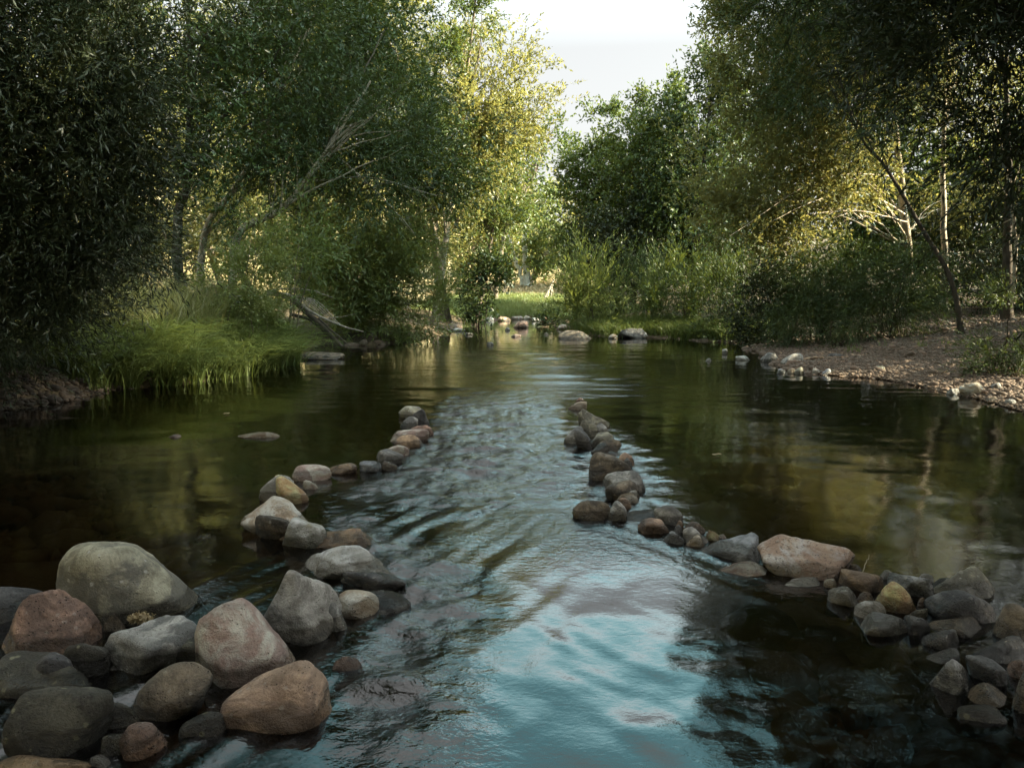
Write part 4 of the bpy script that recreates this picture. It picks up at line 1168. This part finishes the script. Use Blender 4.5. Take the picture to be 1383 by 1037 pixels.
grass('bank_grass', xy[:26000], .25, .6, .03, FARGRASS, 'soft bright green grass on the far bank below the white-trunked tree', None, .6, 3)
xy = scatter(30000, -6, 6, 49, 66, lambda x, y: (river_sd(x, y) > 9))
grass('dry_grass', xy[:14000], .2, .5, .035, DRYGRASS, 'pale dry straw grass around the foot of the white-trunked tree', None, .5, 3)
xy = scatter(60000, -40, -9, 18, 60, lambda x, y: (river_sd(x, y) > 5))
grass('dry_grass', xy[:24000], .25, .6, .035, leaf_mat('grass_dry_yellow', (.16, .15, .05), (.30, .27, .11), (.3, .27, .1), .3), 'yellowed dry grass on the sunny hillside behind the leaning trunks', None, .5, 3)
shr = [ground(u, v)[:2] for u, v in [(790, 449), (820, 453), (880, 453), (920, 456), (960, 458), (1000, 459)]]
xy = scatter(60000, 1, 8, 17, 30, lambda x, y: (river_sd(x, y) > 0) & near(x, y, shr, 1.3))
grass('bank_grass', xy[:9000], .4, .9, .018, GRASS, 'fresh green grass fringing the water below the willow shrubs', (-.2, -.5, 0), .7, 3, 18)
xy = scatter(30000, 5, 14, 8, 19, lambda x, y: (river_sd(x, y) > .9 + 2.5 * rng.random(len(x))))
grass('weed_tufts', xy[:1300], .12, .4, .012, GRASS, 'thin green weed tufts sprouting through the gravel bank', None, .9, 3, 16)

# ------------------------------------------------------------------ dead wood
def sticks(name, label, cat, paths, mat, group=None):
    b0 = np.array(paths[0][0][0])
    o = link(name, tubes(name, [(resample(p, 12, .004) - b0, np.linspace(a, b, 12)) for p, a, b in paths], 7), mat)
    o.location = b0
    return tag(o, label, cat, group)


Y = 17.6
W = lambda u, v, dy=0: at(u, v, Y + dy)
sticks('fallen_branch', 'forked bleached dead branch sagging from the bank beside the sedge into the inlet', 'branch',
       [([W(362, 396, .5), W(395, 403), W(425, 424, -.4), W(462, 440, -.7), W(490, 448, -.8)], .05, .012), ([W(395, 403), W(410, 412), W(405, 420)], .02, .005),
        ([W(415, 414, -.2), W(425, 400, -.2), W(429, 392, -.2)], .014, .004), ([W(440, 430, -.5), W(460, 428, -.5), W(480, 424, -.6)], .012, .004)], DEADW, 'dead branches in the shaded inlet')
sticks('fallen_branch', 'tangle of thin grey dead twigs arching above the forked bleached branch', 'branch',
       [([W(360, 394, .2), W(385, 390), W(420, 392, -.3), W(450, 402, -.4)], .022, .006)] +
       [([W(362 + 4 * i, 392 + 2 * i, .3), W(385 + 5 * i, 397 + i, -.1), W(405 + 7 * i, 408 + 4 * i, -.4)], .022, .006) for i in range(9)], DEADW, 'dead branches in the shaded inlet')
sticks('fallen_branch', 'thick dark dead limb dipping behind the bleached branch to the inlet water', 'branch',
       [([W(400, 408, .6), W(430, 436, .3), W(462, 468, 0)], .09, .04), ([W(395, 425, .5), W(420, 433, .4), W(450, 460, .2)], .05, .02), ([W(430, 430, .2), W(455, 452, 0), W(475, 470, -.2)], .03, .012)], BARKD, 'dead branches in the shaded inlet')
Y = 47
for i, (a, b, lab) in enumerate([((733, 411), (748, 378), 'longest grey pole leaning beside the far shrubs'), ((737, 406), (745, 383), 'shorter grey pole leaning behind the longest one'), ((743, 408), (746, 384), 'most upright of the grey leaning poles')]):
    p = at(*a, Y + i * .3); q = at(*b, Y + i * .3 + .4); p[2] = tz(p[0], p[1]) - .05
    sticks('leaning_pole', lab, 'pole', [([p, (p + q) / 2, q], .07, .05)], DEADW, 'grey poles leaning on the far bank')
for i, (a, b, lab) in enumerate([((677, 400), (694, 372), 'pale dead stump stick slanting at the foot of the far bank trees')]):
    p = at(*a, 50); q = at(*b, 50.3); p[2] = tz(p[0], p[1]) - .05
    sticks('leaning_pole', lab, 'pole', [([p, (p + q) / 2, q], .12, .09)], BARKP)
p = ground(1163, 774, .02); q = at(1174, 750, p[1] + .05)
sticks('twig', 'single thin upright twig stuck behind the small dark purple stone', 'twig', [([p - [0, 0, .03], (p + q) / 2 + [.005, 0, .005], q], .003, .0015)], DEADW)
for (u, v, lab) in [(968, 613, 'small pale-yellow fallen leaf floating on the dark water beyond the orange cobble'), (306, 558, 'tiny yellow leaf floating near the sedge')]:
    p = ground(u, v, .012)
    a = np.linspace(0, 2 * PI, 9)[:-1]
    o = link('floating_leaf', mesh_np('floating_leaf', np.concatenate([[[0, 0, .004]], np.stack([.05 * np.cos(a), .028 * np.sin(a), .003 * np.sin(3 * a)], 1)]), [(0, i + 1, (i + 1) % 8 + 1) for i in range(8)]), DRYGRASS)
    o.location = p; o.rotation_euler = (0, 0, u); tag(o, lab, 'leaf', 'fallen leaves afloat')
print('LEAVES', NLEAF[0])

# ------------------------------------------------------------------ daylight
SUN_EL, SUN_AZ = R(29), R(99)   # azimuth clockwise from +Y: sun to the camera's right, a little behind
S = Vector((math.sin(SUN_AZ) * math.cos(SUN_EL), math.cos(SUN_AZ) * math.cos(SUN_EL), math.sin(SUN_EL)))
sun = D.lights.new('sun', 'SUN'); sun.energy = 5.0; sun.angle = R(.5); sun.color = (1.0, .87, .60)
so = D.objects.new('sun', sun); COL.objects.link(so)
so.rotation_euler = (-S).to_track_quat('-Z', 'Y').to_euler()
so.location = S * 60
w = D.worlds.new('World'); scene.world = w; w.use_nodes = True
nt = w.node_tree; nt.nodes.clear()
sky = nt.nodes.new('ShaderNodeTexSky'); sky.sky_type = 'NISHITA'; sky.sun_disc = False
sky.sun_elevation = SUN_EL; sky.sun_rotation = SUN_AZ; sky.air_density = 1.0; sky.dust_density = 3.0; sky.ozone_density = 1.0
hs = nt.nodes.new('ShaderNodeHueSaturation'); hs.inputs['Saturation'].default_value = .15
# nearly white low down; bright blue-green band added higher up to light the water
tcw = nt.nodes.new('ShaderNodeTexCoord'); sz = nt.nodes.new('ShaderNodeSeparateXYZ'); nt.links.new(tcw.outputs['Generated'], sz.inputs[0])
rp = nt.nodes.new('ShaderNodeValToRGB'); nt.links.new(sz.outputs[2], rp.inputs[0])
el = rp.color_ramp.elements
el[0].position = .08; el[0].color = (.54, .53, .505, 1)
el[1].position = .85; el[1].color = (2.5, 2.5, 2.35, 1)
for ps, cl in ((.30, (.60, .60, .575)), (.378, (.95, 1.02, 1.0)), (.43, (2.5, 3.1, 3.05)), (.475, (1.5, 2.7, 2.75)), (.54, (.7, 1.6, 1.7)), (.64, (1.2, 1.5, 1.45))):
    e = el.new(ps); e.color = (*cl, 1)
mu = nt.nodes.new('ShaderNodeMix'); mu.data_type = 'RGBA'; mu.blend_type = 'MULTIPLY'; mu.inputs[0].default_value = 1.0
nt.links.new(hs.outputs[0], mu.inputs[6]); nt.links.new(rp.outputs[0], mu.inputs[7])
bg = nt.nodes.new('ShaderNodeBackground'); bg.inputs['Strength'].default_value = .08
out = nt.nodes.new('ShaderNodeOutputWorld')
nt.links.new(sky.outputs[0], hs.inputs['Color']); nt.links.new(mu.outputs[2], bg.inputs[0]); nt.links.new(bg.outputs[0], out.inputs[0])

vs = scene.view_settings
scene.display_settings.display_device = 'sRGB'
vs.view_transform = 'Standard'; vs.look = 'None'; vs.gamma = 1.0; vs.exposure = 2.6; vs.use_curve_mapping = False
c = scene.cycles
c.max_bounces = 8; c.diffuse_bounces = 3; c.glossy_bounces = 3; c.transmission_bounces = 4; c.transparent_max_bounces = 12
c.caustics_reflective = False; c.caustics_refractive = False; c.sample_clamp_indirect = 4.0
c.use_denoising = True
